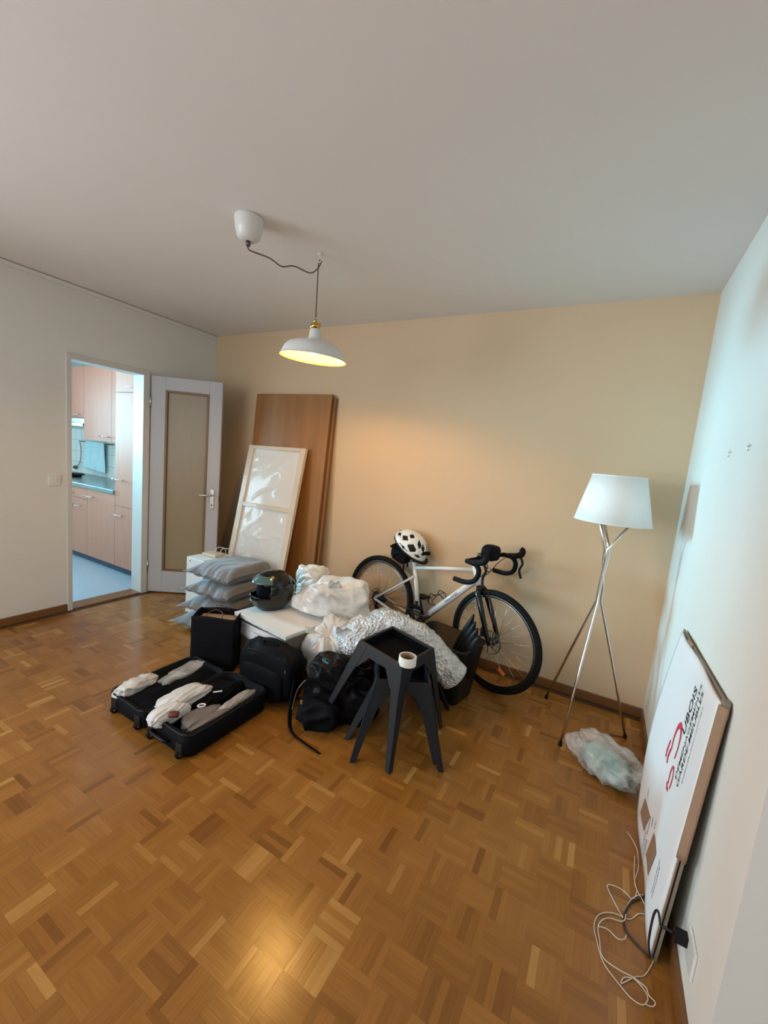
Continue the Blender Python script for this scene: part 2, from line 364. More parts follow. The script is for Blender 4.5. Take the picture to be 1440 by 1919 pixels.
def window(name, o, ex, wid, z0, z1):
    o, ex = Vector(o), Vector(ex); mb = MB(); n = ex.cross(Vector((0, 0, 1))); R = Matrix((ex, n, Vector((0, 0, 1)))).transposed(); h = z1 - z0
    for a in (0.03, wid / 2, wid - 0.03): mb.box(o + ex * a + Vector((0, 0, (z0 + z1) / 2)), (0.06, 0.06, h), R)
    for zz in (z0 + .03, z1 - .03): mb.box(o + ex * (wid / 2) + Vector((0, 0, zz)), (wid, 0.06, 0.06), R)
    return struct(name, mb, 'trim_paint', 0.004)
window('window_1', (WX0, YF - .06, 0), (1, 0, 0), WX1 - WX0, WZ0, WZ1)
window('window_3', (XL - .06, V0, 0), (0, 1, 0), V1 - V0, V2, V3)
# baseboards
bh, bt = 0.06, 0.013
def base(name, a, b):
    m = MB().b2(a, b); return struct(name, m, 'brown_wood', 0.003)
base('baseboard_back', (XL, YB - bt, 0), (XR, YB, bh))
base('baseboard_right', (XR - bt, YE - bt, 0), (XR, YB - bt, bh))
base('baseboard_right_end', (XR, YE - bt, 0), (XA, YE, bh))
base('baseboard_left', (XL, YF, 0), (XL + bt, DY0 - .04, bh))
base('baseboard_left_corner', (XL, DY1 + .075, 0), (XL + bt, YB - bt, bh))
# cornice strip along the left wall
struct('trim_1', MB().b2((XL, YF, ZC - .035), (XL + .016, YB, ZC - .004)), 'wall_paint', 0.004)
# door frame
fr = MB()
fr.b2((XL - T - .02, DY0 - .035, 0), (XL + .014, DY0, DZ + .045)).b2((XL - T - .02, DY1, 0), (XL + .014, DY1 + .055, DZ + .045)).b2((XL - T - .02, DY0, DZ), (XL + .014, DY1, DZ + .045))
struct('trim_2', fr, 'trim_paint', 0.004)
struct('trim_3', MB().b2((XL - T - .02, DY0, -.01), (XL + .012, DY1, 0.012)), 'brown_wood', 0.003)

# the open door leaf
H0 = Vector((-3.655, 2.245, 0.012)); LW, LH, LT = 0.612, 1.975, 0.038
dr = thing('door_1', 'white panelled door standing open beside the kitchen doorway', 'door', H0, math.atan2(0.557, 0.83)); dr['kind'] = 'structure'
px0, px1, pz0, pz1 = 0.122, 0.500, 0.205, 1.86
fm = MB().b2((0, 0, 0), (px0, LT, LH)).b2((px1, 0, 0), (LW, LT, LH)).b2((px0, 0, 0), (px1, LT, pz0)).b2((px0, 0, pz1), (px1, LT, LH))
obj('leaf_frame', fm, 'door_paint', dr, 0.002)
bead = MB(); bw = 0.02
bead.b2((px0, -.004, pz0), (px0 + bw, LT, pz1)).b2((px1 - bw, -.004, pz0), (px1, LT, pz1)).b2((px0 + bw, -.004, pz0), (px1 - bw, LT, pz0 + bw)).b2((px0 + bw, -.004, pz1 - bw), (px1 - bw, LT, pz1))
obj('bead', bead, 'door_bead', dr, 0.002, label='brown wooden bead around the door panel')
obj('panel', MB().b2((px0 + bw, .012, pz0 + bw), (px1 - bw, .026, pz1 - bw)), 'door_panel', dr)
for k, zz in enumerate((0.25, 1.75)):
    obj('hinge', MB().tube([(-.004, -.006, zz - .05), (-.004, -.006, zz + .05)], 0.007, 10), 'metal', dr)
pl = obj('lock_plate', MB().box((0.556, -.004, .92), (0.036, .007, 0.18)), 'metal', dr, 0.003)
obj('handle', MB().tube(curve_pts([(0.556, -.006, .955), (0.556, -.04, .955), (0.545, -.052, .955), (0.50, -.055, .955), (0.455, -.05, .953)], 6), 0.0085, 10), 'metal', pl)
obj('keyhole', MB().tube([(0.556, -.011, .865), (0.556, -.004, .865)], 0.007, 10), 'steel_dark', pl)
obj('latch', MB().box((LW, LT / 2, .93), (.006, .02, .05)), 'steel_dark', dr)

# light switch by the door, sockets and marks on the right wall
sw = thing('light_switch', 'small white light switch on the left wall beside the doorway', 'switch', (XL, 1.518, 1.057))
obj('plate', MB().box((.005, 0, 0), (.01, .078, .078)), 'white_plastic', sw, 0.003)
obj('rocker', MB().box((.011, 0, 0), (.006, .034, .034)), 'white_plastic', sw, 0.002)
ot = thing('wall_socket', 'white socket plate low on the right wall behind the leaning cardboard', 'socket', (XR, 1.305, .185))
obj('plate', MB().box((-.004, 0, 0), (.008, .086, .086)), 'white_plastic', ot, 0.003)
pg = tag(obj('mains_plug', MB().box((XR - .024, 1.338, .188), (.032, .026, .030)).tube([(XR - .04, 1.338, .188), (XR - .07, 1.35, .180)], .005, 8), 'black_plastic', None, 0.004), 'black mains plug pushed into the white wall socket', 'plug')
for k, (u, v) in enumerate(((1370, 850), (1407, 838))):
    p = onx(u, v, XR); h = thing('wall_hook', ('small grey screw hook on the right wall, nearer the floor lamp', 'small grey screw hook on the right wall, farther from the floor lamp')[k], 'hook', (XR, p.y, p.z), 0, 'screw hooks on the right wall')
    obj('screw', MB().tube([(0, 0, .006), (-.006, 0, .006)], .004, 8), 'metal', h)
    obj('hook', MB().tube(curve_pts([(-.005, 0, .006), (-.007, 0, -.002), (-.006, 0, -.010), (-.003, 0, -.009)], 4), .0022, 6), 'metal', h)

# ================================================================== KITCHEN (seen through the doorway)
KX, KY0, KYB, KZ = -7.05, 0.2, 2.96, 2.46
struct('floor_kitchen', MB().b2((KX, KY0, -0.1), (XL - T + .0, KYB, 0.0)).b2((XL - T, DY0, -.1), (XL - .02, DY1, 0.0)), 'kitchen_floor')
struct('ceiling_kitchen', MB().b2((KX, KY0, KZ), (XL - T, KYB, KZ + .08)), 'ceiling_paint')
struct('wall_kitchen_back', MB().b2((KX, KYB, -.1), (XL - T, KYB + .1, KZ)), 'grout')
struct('wall_kitchen_front', MB().b2((KX, KY0 - .1, -.1), (-6.35, KY0, KZ)).b2((-5.05, KY0 - .1, -.1), (XL - T, KY0, KZ)).b2((-6.35, KY0 - .1, -.1), (-5.05, KY0, .95)).b2((-6.35, KY0 - .1, 2.05), (-5.05, KY0, KZ)), 'wall_paint')
window('added_window', (-6.35, KY0 - .05, 0), (1, 0, 0), 1.3, .95, 2.05)  # unseen window and opening, added to let the kitchen fill light in
a0, a1, b0, b1 = 0.85, 2.05, 1.14, 2.18
struct('wall_kitchen_end', MB().b2((KX - .1, KY0, -.1), (KX, a0, KZ)).b2((KX - .1, a1, -.1), (KX, KYB, KZ)).b2((KX - .1, a0, -.1), (KX, a1, b0)).b2((KX - .1, a0, b1), (KX, a1, KZ)), 'wall_paint')
window('window_2', (KX - .05, a0, 0), (0, 1, 0), a1 - a0, b0, b1)
KF = 2.373
def handle(parent, x, z, w=0.19, y=KF):
    m = MB().tube([(x - w / 2, y - .032, z), (x + w / 2, y - .032, z)], .006, 8)
    for s in (-1, 1): m.tube([(x + s * (w / 2 - .02), y - .032, z), (x + s * (w / 2 - .02), y - .002, z)], .004, 6)
    return obj('handle', m, 'metal', parent)
def cabinet(name, label, x0, x1, y, z0, z1, fronts, depth=.58):
    c = thing(name, label, 'cabinet', (0, 0, 0))
    obj('carcass', MB().b2((x0 + .002, y + .02, z0), (x1 - .002, y + depth, z1)), 'kitchen_front', c)
    for (a, b, hx, hz, nm) in fronts:
        d = obj(nm, MB().b2((x0 + .002, y, a + .002), (x1 - .002, y + .019, b - .002)), 'kitchen_front', c, 0.0015)
        if hx is not None: handle(d, hx, hz, .19, y)
    return c
cabinet('tall_cabinet', 'tall beech kitchen cabinet reaching the ceiling next to the worktop', -4.457, -3.83, KF, .07, 2.22, [(.07, .712, -4.38, .62, 'door'), (.712, 1.86, -4.37, .99, 'door'), (1.86, 2.22, -4.13, 1.91, 'door')])
cabinet('base_cabinet', 'beech base cabinet with one door beside the tall cabinet', -5.0, -4.457, KF, .07, .828, [(.07, .828, -4.93, .745, 'door')])
cabinet('base_cabinet', 'beech base cabinet with drawers under the worktop', -5.6, -5.0, KF, .07, .828, [(.70, .828, -5.35, .75, 'drawer'), (.07, .70, -5.19, .615, 'door')])
cabinet('base_cabinet', 'beech base cabinet at the window end of the worktop', -6.3, -5.6, KF, .07, .828, [(.70, .828, -5.95, .75, 'drawer'), (.07, .70, -5.95, .615, 'door')])
tag(obj('plinth', MB().b2((-6.3, KF + .035, 0), (-3.83, KF + .05, .07)), 'kitchen_plinth'), 'dark blue-black plinth board under the beech kitchen cabinets', 'plinth')
tag(obj('worktop', MB().b2((-6.6, KF - .02, .828), (-4.459, KYB, .868)), 'worktop', None, 0.004), 'speckled grey-green kitchen worktop over the base cabinets', 'worktop')
KU = 2.623
cabinet('wall_cabinet', 'beech wall cabinet next to the tall cabinet', -5.005, -4.459, KU, 1.345, 2.2, [(1.345, 2.2, None, 0, 'door')], .33)
cabinet('wall_cabinet', 'wide beech wall cabinet above the hanging towel', -5.6, -5.005, KU, 1.345, 2.2, [(1.345, 2.2, -5.12, 1.40, 'door')], .33)
cabinet('wall_cabinet', 'shorter beech wall cabinet over the slim cooker hood', -6.2, -5.6, KU, 1.60, 2.2, [(1.60, 2.2, -5.76, 1.635, 'door')], .33)
hd = thing('cooker_hood', 'slim white cooker hood under the shorter wall cabinet', 'hood', (0, 0, 0))
obj('body', MB().b2((-6.19, KU + .01, 1.535), (-5.605, KYB, 1.595)), 'white_plastic', hd, .003); obj('front_strip', MB().b2((-6.19, KU - .012, 1.50), (-5.605, KU + .02, 1.532)), 'metal', hd, .002)
ts = 0.15; tm = MB().box((0, 0, 0), (ts - .006, .012, ts - .006)); tme = mesh(tm, 'tile', 'tile'); wk = bpy.data.objects['wall_kitchen_back']
for i in range(14):
    for j in range(4):
        x = -6.66 + i * ts + ts / 2; z = .868 + j * ts + ts / 2
        if x > -4.5: continue
        o = bpy.data.objects.new('tile', tme); COL.objects.link(o); o.parent = wk; o.location = (x, KYB - .004, z)
rl = thing('towel_rail', 'thin dark rail fixed to the kitchen tiles', 'rail', (0, 0, 0))
obj('bar', MB().tube([(-6.33, KYB - .05, 1.305), (-5.55, KYB - .05, 1.305)], .006, 8), 'steel_dark', rl)
for x in (-6.30, -5.58): obj('bracket', MB().tube([(x, KYB - .05, 1.305), (x, KYB - .008, 1.305)], .006, 8), 'steel_dark', rl)
def towel(u, v):
    x = -6.14 + u * .45; z = 1.318 - v * .36; return (x + .03 * (v - .5) * (u - .3), KYB - .064 - .015 * math.sin(u * 16 + v * 2) * (0.3 + v) - .01 * v, z - .03 * u * v)
tag(obj('kitchen_towel', MB().grid(towel, 40, 24), 'towel', solid=.004), 'pale turquoise towel hanging over the kitchen rail', 'towel')
sp = thing('ladle', 'long thin ladle hanging from the kitchen rail', 'ladle', (0, 0, 0))
obj('shaft', MB().tube(curve_pts([(-6.31, KYB - .05, 1.31), (-6.325, KYB - .045, 1.29), (-6.33, KYB - .03, 1.18), (-6.36, KYB - .03, 1.02), (-6.44, KYB - .035, .95)], 6), .004, 6), 'steel_dark', sp)
obj('bowl', MB().blob((-6.46, KYB - .045, .94), (.03, .025, .025), 3, .05, 4, 2), 'steel_dark', sp)
pn = thing('frying_pan', 'dark frying pan lying on the kitchen worktop', 'pan', (-5.9, 2.62, .870))
obj('dish', MB().lathe([(.0, .002), (.10, .002), (.125, .035), (.13, .035), (.104, 0.0), (.0, 0.0)], 28), 'black_plastic', pn)
obj('handle', MB().tube([(.10, 0, .03), (.2, 0.0, .045), (.30, 0, .05)], .011, 8), 'black_plastic', pn)
cn = thing('tin_can', 'small red-brown tin standing beside the tall cabinet', 'tin', (-4.56, 2.50, .868))
obj('body', MB().lathe([(0, 0), (.036, 0), (.036, .085), (0, .085)], 20), 'red_can', cn); obj('lid', MB().lathe([(.0, .086), (.034, .086), (.034, .09), (0, .09)], 20), 'metal', cn)
kl = thing('kitchen_ceiling_lamp', 'warm round kitchen ceiling lamp', 'lamp', (-5.2, 1.75, KZ))
obj('base', MB().lathe([(0, 0), (.14, 0), (.14, -.03), (.0, -.03)], 28), 'white_plastic', kl)
mat('kitchen_lamp_glass', (1.0, 0.62, 0.28), .5, emit=16.0)
obj('glass', MB().lathe([(.13, -.03), (.125, -.06), (.09, -.08), (0, -.09)], 28), 'kitchen_lamp_glass', kl)

# ================================================================== PENDANT LAMP
HK = Vector((-1.542, 1.862, ZC))
pd = thing('pendant_lamp', 'white dome pendant lamp with brass fittings hanging by a dark cord', 'lamp', (HK.x, HK.y, ZC))
CU = Vector((-1.66, 1.475, 0)) - Vector((HK.x, HK.y, 0))
obj('ceiling_cup', MB().lathe([(.0, 0), (.066, 0), (.067, -.012), (.063, -.05), (.052, -.088), (.034, -.101), (.012, -.104), (0, -.104)], 36, (CU.x, CU.y, 0)), 'lamp_white', pd)
obj('cord_grip', MB().lathe([(.0, -.103), (.011, -.103), (.010, -.125), (0, -.125)], 16, (CU.x, CU.y, 0)), 'steel_dark', pd)
obj('ceiling_hook', MB().lathe([(.0, 0), (.014, 0), (.012, -.008), (.004, -.010), (.0, -.01)], 14).tube(curve_pts([(0, 0, -.008), (0.002, 0, -.02), (.012, 0, -.03), (.008, 0, -.044), (-.006, 0, -.042), (-.010, 0, -.03)], 5), .0025, 6), 'white_plastic', pd)
m_ = Vector((CU.x, CU.y, -.12))
cord = curve_pts([m_, m_ + Vector((.004, .01, -.02)), m_.lerp(Vector((0, 0, -.05)), .28) + Vector((0, 0, -.035)), m_.lerp(Vector((0, 0, -.05)), .45) + Vector((0, 0, -.06)), m_.lerp(Vector((0, 0, -.05)), .62) + Vector((0, 0, -.045)), m_.lerp(Vector((0, 0, -.05)), .86) + Vector((0, 0, -.06)),
                  (-.004, -.012, -.085), (.008, .0, -.055), (.010, .003, -.034), (-.004, .004, -.036), (-.006, 0, -.07), (-.004, 0, -.15), (0, 0, -.33)], 8)
obj('cord', MB().tube(cord, .0032, 7), 'cord_brown', pd)
tl = Matrix.Rotation(math.radians(3.2), 3, 'Y') @ Matrix.Rotation(math.radians(1.0), 3, 'X')
ZR = -0.548       # rim height below the ceiling
out = [(.026, .155), (.031, .150), (.034, .115), (.040, .098), (.058, .090), (.105, .082), (.140, .068), (.162, .045), (.174, .018), (.176, .006), (.183, 0.0), (.185, -.004)]
inn = [(.181, -.003), (.174, .004), (.170, .016), (.158, .042), (.136, .064), (.10, .077), (.055, .085), (.034, .088)]
sh = obj('shade', MB().lathe(out, 56, (0, 0, ZR), tl), 'lamp_white', pd)
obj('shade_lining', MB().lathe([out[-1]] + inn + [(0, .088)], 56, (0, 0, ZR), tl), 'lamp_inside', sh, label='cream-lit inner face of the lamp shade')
br = MB()
for s in (-1, 1):
    br.box((s * .026, 0, ZR + .158), (.005, .014, .062)); br.tube([(s * .034, 0, ZR + .172), (s * .02, 0, ZR + .172)], .006, 8)
br.lathe([(0, .19), (.012, .19), (.024, .178), (.024, .158), (0, .158)], 18, (0, 0, ZR)); br.lathe([(0, .21), (.006, .21), (.008, .19), (0, .19)], 12, (0, 0, ZR))
obj('brass_bracket', br, 'brass', pd, label='brass bracket holding the shade neck')
bl = MB().lathe([(0, .022), (.016, .028), (.023, .040), (.021, .055), (.013, .072), (.012, .086), (0, .086)][::-1], 18, (0, 0, ZR))
bo = obj('bulb', bl, 'bulb', pd); MATS['bulb'].node_tree.nodes['Principled BSDF'].inputs['Emission Strength'].default_value = BULB

# ================================================================== LEANING BOARDS AND WRAPPED FRAME
def lean_board(name, x0, x1, ytop, ybot, ztop, t, label, m='oak'):
    d = Vector((0, ytop - ybot, ztop)); L = d.length
    b = thing(name, label, 'board', (x0, ybot, 0)); b.rotation_euler = (-math.atan2(ytop - ybot, ztop), 0, 0); w = x1 - x0
    obj('core', MB().b2((.002, -t + .002, .002), (w - .002, -.002, L - .002)), 'oak_edge', b)
    obj('veneer', MB().b2((0, -t - .0015, 0), (w, -t + .002, L)), m, b)
    obj('edge_band', MB().b2((w - .003, -t, 0), (w, 0, L)).b2((0, -t, 0), (.003, 0, L)).b2((0, -t, L - .003), (w, 0, L)), 'oak_edge', b)
    return b
lean_board('wooden_board', -2.985, -2.118, 2.918, 2.815, 1.915, .024, 'tall oak veneer board flat against the cream wall behind the front board')
lean_board('wooden_board', -3.01, -2.139, 2.888, 2.770, 1.94, .024, 'tall oak veneer board leaning in front of a matching board')
fy0, fy1, fz1, fx0, fx1 = 2.505, 2.805, 1.455, -2.955, -2.283
fd = thing('wrapped_frame', 'pale wooden frame panel wrapped in crinkled clear film leaning on the oak board', 'frame', (fx0, fy0, 0)); fd.rotation_euler = (-math.atan2(fy1 - fy0, fz1), math.radians(-1.0), 0)
FW = fx1 - fx0; FL = math.hypot(fy1 - fy0, fz1)
for (a, b) in (((0, 0), (.06, FL)), ((FW - .055, 0), (FW, FL))): obj('stile', MB().b2((a[0], -.035, a[1]), (b[0], 0, b[1])), 'frame_wood', fd, .003)
for (z0, z1) in ((0, .05), (.33, .40), (.915, .955), (FL - .032, FL)): obj('rail', MB().b2((.06, -.034, z0), (FW - .055, -.001, z1)), 'frame_wood', fd, .003)
for (z0, z1) in ((.05, .33), (.40, .915), (.955, FL - .032)):
    def wr(u, v, z0=z0, z1=z1):
        x = .06 + u * (FW - .115); z = z0 + v * (z1 - z0)
        k = noise.noise(Vector((x * 6 + z * 2, z * 4.0 - x * 3, z0 * 9))); k2 = 1 - abs(noise.noise(Vector((x * 5 - z * 7, z * 3 + x * 4, 3.3 + z0)))) * 2
        e = min(u, 1 - u, v, 1 - v) * 8; e = min(1, e)
        return (x, -.014 + e * (.004 * k - .009 * max(0, k2) ** 10), z)
    obj('film_pane', MB().grid(wr, 36, 44), 'film', fd, label='crinkled white film stretched inside the frame')
obj('film_wrap', MB().grid(lambda u, v: (-.012 + .02 * u - .012 * math.sin(v * 9) * (1 - u), -.036 + .034 * (1 - u), v * FL), 6, 60), 'clear_film', fd)

# ================================================================== BOX WITH CUSHIONS
bx = thing('white_box', 'tall white cardboard box standing beside the stacked grey cushions', 'box', (-3.02, 2.185, 0))
obj('body', MB().b2((0, 0, 0), (.215, .29, .478)), 'white_carton', bx, .004)
for (a, b) in (((.002, .002, .478), (.213, .143, .484)), ((.002, .147, .478), (.213, .288, .484))): obj('flap', MB().b2(a, b), 'white_carton', bx, .001)
obj('corner_hole', MB().tube([(.045, -.001, .455), (.045, .002, .455)], .006, 10), 'dark_print', bx)
def pillow(w, d, t, seed, ears=.10):
    """boxy on the right and at the back, pinched and wrinkled along the front and left edges, one long front-left ear"""
    mb = MB(); n = 46
    def f(u, v, s):
        a, b = u * 2 - 1, v * 2 - 1
        fa = (1 - abs(a) ** (14 if a > 0 else 4)) if abs(a) < 1 else 0; fb = (1 - abs(b) ** (12 if b > 0 else 4.0)) if abs(b) < 1 else 0
        th = max(0, fa) ** .5 * max(0, fb) ** .55
        ed = max(max(0, -a), max(0, -b)) ** 5
        k = noise.noise(Vector((a * 6 + seed, b * 1.2, seed))) + .8 * noise.noise(Vector((a * 15 + seed, b * 2.4, 5.1 + seed)))
        cor = max(0, -a) ** 5 * max(0, -b) ** 5
        z = s * t / 2 * th * (1 + .025 * k * (1 - ed)) + .012 * k * ed - .020 * max(0, -b) ** 3 + .006 * noise.noise(Vector((a * 3, b * 3, seed)))
        return (w / 2 * a - ears * cor, d / 2 * b * (1 + .05 * noise.noise(Vector((a * 3, seed, 1))) * max(0, -b)) - .04 * cor, z)
    mb.grid(lambda u, v: f(u, v, 1), n, n); mb.grid(lambda u, v: f(1 - u, v, -1), n, n); return mb
def cushion(loc, w, d, t, seed, rot, ears, label):
    c = thing('cushion', label, 'cushion', loc, 0, 'stacked grey cushions'); c.rotation_euler = rot
    obj('cover', pillow(w, d, t, seed, ears), 'cushion', c)
    obj('seam', MB().tube([(w / 2 + .001, d / 2 * (-.8 + 1.6 * i / 16), .001) for i in range(17)], .004, 6), 'cushion', c); return c
R_ = math.radians
cushion((-2.585, 2.215, .066), .42, .50, .128, 1.0, (R_(-1), 0, R_(3)), .07, 'grey cushion lying on the parquet at the bottom of the stack')
cushion((-2.575, 2.24, .197), .40, .48, .125, 2.3, (R_(-.5), 0, R_(6)), .05, 'grey cushion second from the floor in the stack')
cushion((-2.56, 2.25, .327), .40, .46, .125, 3.7, (R_(-.5), 0, R_(5)), .05, 'grey cushion with a strongly crumpled edge, third from the floor')
cushion((-2.565, 2.27, .457), .41, .46, .125, 5.1, (R_(-1), 0, R_(2)), .05, 'grey cushion topping the stack beside the white box')
kb = thing('kraft_bag', 'small flat kraft paper bag with cord handles on the white box', 'bag', (-2.905, 2.36, .486), .1)
obj('body', MB().box((0, 0, .012), (.15, .11, .022)), 'frame_wood', kb, .003)
for k in (0, 1): obj('handle', MB().tube(curve_pts([(.02 + .05 * k, .0, .02), (.03 + .06 * k, .01, .07), (.10 + .07 * k, .02, .075), (.12 + .07 * k, .02, .02)], 6), .003, 6), 'string', kb)

# ================================================================== BLACK PAPER BAG
e1 = Vector((.24, .14, 0)).normalized(); ang = math.atan2(e1.y, e1.x)
pb = thing('paper_shopping_bag', 'upright black paper shopping bag filled with a kraft box', 'bag', (-2.185, 1.628, 0), ang)
bw_, bd_, bh_ = .275, .165, .355
m = MB(); th = .003
def wall_(a, b, h0=0.0):
    def f(u, v):
        p = Vector(a).lerp(Vector(b), u); n = Vector((b[1] - a[1], a[0] - b[0], 0)).normalized()
        return p + n * (.008 * noise.noise(Vector((u * 4 + a[0] * 9, v * 5, a[1] * 7))) * math.sin(PI * min(1, v * 1.1))) + Vector((0, 0, v * (bh_ + .006 * math.sin(u * 5 + a[0] * 20))))
    return f
for a, b in (((0, 0), (bw_, 0)), ((bw_, 0), (bw_, bd_)), ((bw_, bd_), (0, bd_)), ((0, bd_), (0, 0))): m.grid(wall_((a[0], a[1], 0), (b[0], b[1], 0)), 18, 18)
m.b2((0, 0, 0), (bw_, bd_, .004)); obj('sides', m, 'paper_black', pb, solid=.003)
for k, y in enumerate((.004, bd_ - .004)): obj('handle', MB().tube(curve_pts([(.09, y, .335), (.095, y + .01, .375), (.135, y + .04 * (1 - 2 * k), .39), (.18, y + .03 * (1 - 2 * k), .375), (.185, y, .335)], 6), .003, 6), 'cord_red', pb)
kx = thing('kraft_box', 'brown kraft box inside the black paper bag', 'box', pb.location.copy(), ang)
obj('body', MB().b2((.02, .012, .006), (bw_ - .02, bd_ - .014, .318)), 'kraft', kx, .002); obj('lid_flap', MB().b2((.022, .014, .319), (bw_ - .03, bd_ - .03, .323)), 'kraft', kx)

# ================================================================== LOW BOX WITH SLAB, PAPER, HELMET
lb = thing('cardboard_box', 'low brown cardboard box carrying a white slab and the motorcycle helmet', 'box', (-2.045, 1.865, 0), math.radians(-8))
obj('body', MB().b2((.01, .02, 0), (.50, .52, .325)), 'kraft_dark', lb, .003)
for y0, y1 in ((.022, .262), (.268, .518)): obj('flap', MB().b2((.012, y0, .325), (.498, y1, .331)), 'kraft_dark', lb)
cl, sl = math.cos(math.radians(-8)), math.sin(math.radians(-8))
sb = thing('white_slab', 'white foil-wrapped slab lying on the low cardboard box', 'board', (-2.045, 1.865, .332), math.radians(-8))
obj('core', MB().b2((0, -.012, 0), (.515, .53, .026)), 'white_carton', sb, .006); obj('foil', MB().grid(lambda u, v: (u * .519 - .002, -.016 - .003 * noise.noise(Vector((u * 14, v * 3, 2))), .002 + .026 * v), 40, 5), 'film', sb)
pp = thing('paper_sheet', 'white printed paper sheet hanging on the front of the low box', 'paper', (-2.045, 1.865, 0), math.radians(-8))
obj('sheet', MB().grid(lambda u, v: (.02 + u * .47, .012 - .006 * math.sin(u * 6) * v - .02 * (1 - v) * u, .303 - (1 - v) * .10), 24, 6), 'paper_white', pp, solid=.001)
for k in range(4):
    z = .292 - .02 * k
    obj('scribble', MB().tube([(.09 + .06 * k + i * .012, .0075 - .006 * math.sin((.09 + .06 * k + i * .012) / .47 * 6) * .7 - .012 * k * .25 - .006, z + .003 * math.sin(i * 2.1 + k)) for i in range(10)], .0012, 4), 'grey_print', pp)

# motorcycle helmet
hp = onz(514, 1141, .365); hm = thing('motorcycle_helmet', 'glossy black full-face motorcycle helmet standing on the white slab', 'helmet', (-1.925, 2.065, .362), math.radians(248))
def hsph(r, th, ph):  # th: azimuth from front (+x), ph: elevation
    x = math.cos(ph) * math.cos(th); y = math.cos(ph) * math.sin(th); z = math.sin(ph)
    return Vector((x * .150 * r * (1.06 if x > 0 and z < .05 else 1), y * .118 * r, .125 + z * (.135 if z > 0 else .150) * r))
m = MB(); nu, nv = 72, 44; V = []; F = []
for j in range(nv + 1):
    ph = -1.02 + (PI / 2 + 1.02) * j / nv
    for i in range(nu): V.append(hsph(1, 2 * PI * i / nu - PI, ph))
for j in range(nv):
    for i in range(nu):
        th = 2 * PI * (i + .5) / nu - PI; ph = -1.02 + (PI / 2 + 1.02) * (j + .5) / nv
        if abs(th) < 1.1 and -.10 - .10 * abs(th) < ph < .50 - .10 * abs(th): continue
        F.append((j * nu + i, j * nu + (i + 1) % nu, (j + 1) * nu + (i + 1) % nu, (j + 1) * nu + i))
m.add(V, F, True); obj('shell', m, 'black_gloss', hm, solid=.008)
obj('lining', MB().blob((-.012, 0, .128), (.128, .10, .118), 2, .02, 3, 3), 'black_fabric', hm)
m = MB().grid(lambda u, v: hsph(1.05 + .05 * (1 - v), -1.2 + 2.4 * u, .46 + .42 * v), 30, 10); obj('visor', m, 'visor', hm, solid=.004, label='tinted visor flipped up')
m = MB().grid(lambda u, v: hsph(1.03, -.55 + 1.1 * u, -.62 + .26 * v), 16, 6); obj('chin_vent', m, 'steel_dark', hm, solid=.006)
for s_ in (-1, 1): obj('visor_pivot', MB().tube([hsph(1.02, s_ * 1.35, .28), hsph(1.09, s_ * 1.35, .28)], .022, 16), 'black_plastic', hm)
m = MB().grid(lambda u, v: hsph(1.02 + .05 * v, PI - .6 + 1.2 * u, .55 - .3 * v), 12, 6); obj('spoiler', m, 'black_gloss', hm, solid=.005)
m = MB().tube([hsph(1.0, 2 * PI * i / 48 - PI, -1.02) for i in range(48)], .008, 8, True); obj('neck_trim', m, 'rubber', hm)

# ================================================================== OPEN SUITCASE AND CLOTHES
def rrect(w, d, r, n=6):
    P = []
    for cx, cy, a0 in ((w - r, r, -PI / 2), (w - r, d - r, 0), (r, d - r, PI / 2), (r, r, PI)):
        for i in range(n + 1): P.append((cx + r * math.cos(a0 + PI / 2 * i / n), cy + r * math.sin(a0 + PI / 2 * i / n)))
    return P
def tray(w, d, h, r, t, sag=0.0):
    mb = MB(); o = rrect(w, d, r); i_ = [(t + (x - 0) * (w - 2 * t) / w, t + y * (d - 2 * t) / d) for x, y in o]; k = len(o)
    c = lambda P, z, q=1.0: [(w / 2 + (x - w / 2) * q, d / 2 + (y - d / 2) * q, z + (sag * noise.noise(Vector((x * 7, y * 7, 1))) if z > .05 else 0)) for x, y in P]
    rings = [c(o, 0.006, .96), c(o, .02), c(o, h * .5, 1.012), c(o, h), c(i_, h), c(i_, .022, .98)]
    V = [p for r_ in rings for p in r_]; F = [(a * k + j, a * k + (j + 1) % k, (a + 1) * k + (j + 1) % k, (a + 1) * k + j) for a in range(5) for j in range(k)]
    F += [tuple(range(k - 1, -1, -1)), tuple(5 * k + j for j in range(k))]; mb.add(V, F, True); return mb
sc = thing('suitcase', 'open black soft-shell suitcase spread flat on the parquet', 'suitcase', (-2.16, 1.125, 0), math.radians(-1))
HW, HD, HH = .325, .50, .105
lid = obj('lid_half', tray(HW, HD, HH, .045, .016, .02), 'black_nylon', sc); bot = obj('base_half', tray(HW, HD, HH + .02, .045, .016, .015), 'black_nylon', sc, loc=(HW + .012, 0, 0))
for par, ox, hz in ((lid, 0, HH), (bot, 0, HH + .02)):
    obj('zip', MB().tube([(x, y, hz - .006 + .003 * math.sin(i)) for i, (x, y) in enumerate(rrect(HW, HD, .045))], .005, 6, True), 'black_plastic', par)
obj('lid_net', MB().grid(lambda u, v: (.10 + u * (HW - .12), .02 + v * (HD - .04), HH - .018 + .03 * math.sin(PI * u) * math.sin(PI * v) + .012 * noise.noise(Vector((u * 5, v * 4, 2)))), 26, 34), 'black_fabric', lid, label='black mesh divider zipped over the lid half')
obj('lining', MB().grid(lambda u, v: (.02 + u * (HW - .04), .02 + v * (HD - .04), .045 + .012 * noise.noise(Vector((u * 4, v * 5, 7)))), 20, 26), 'black_fabric', bot)
obj('spine', MB().grid(lambda u, v: (HW - .01 + u * .032, .03 + v * (HD - .06), .05 - .03 * math.sin(PI * u)), 6, 20), 'black_nylon', sc)
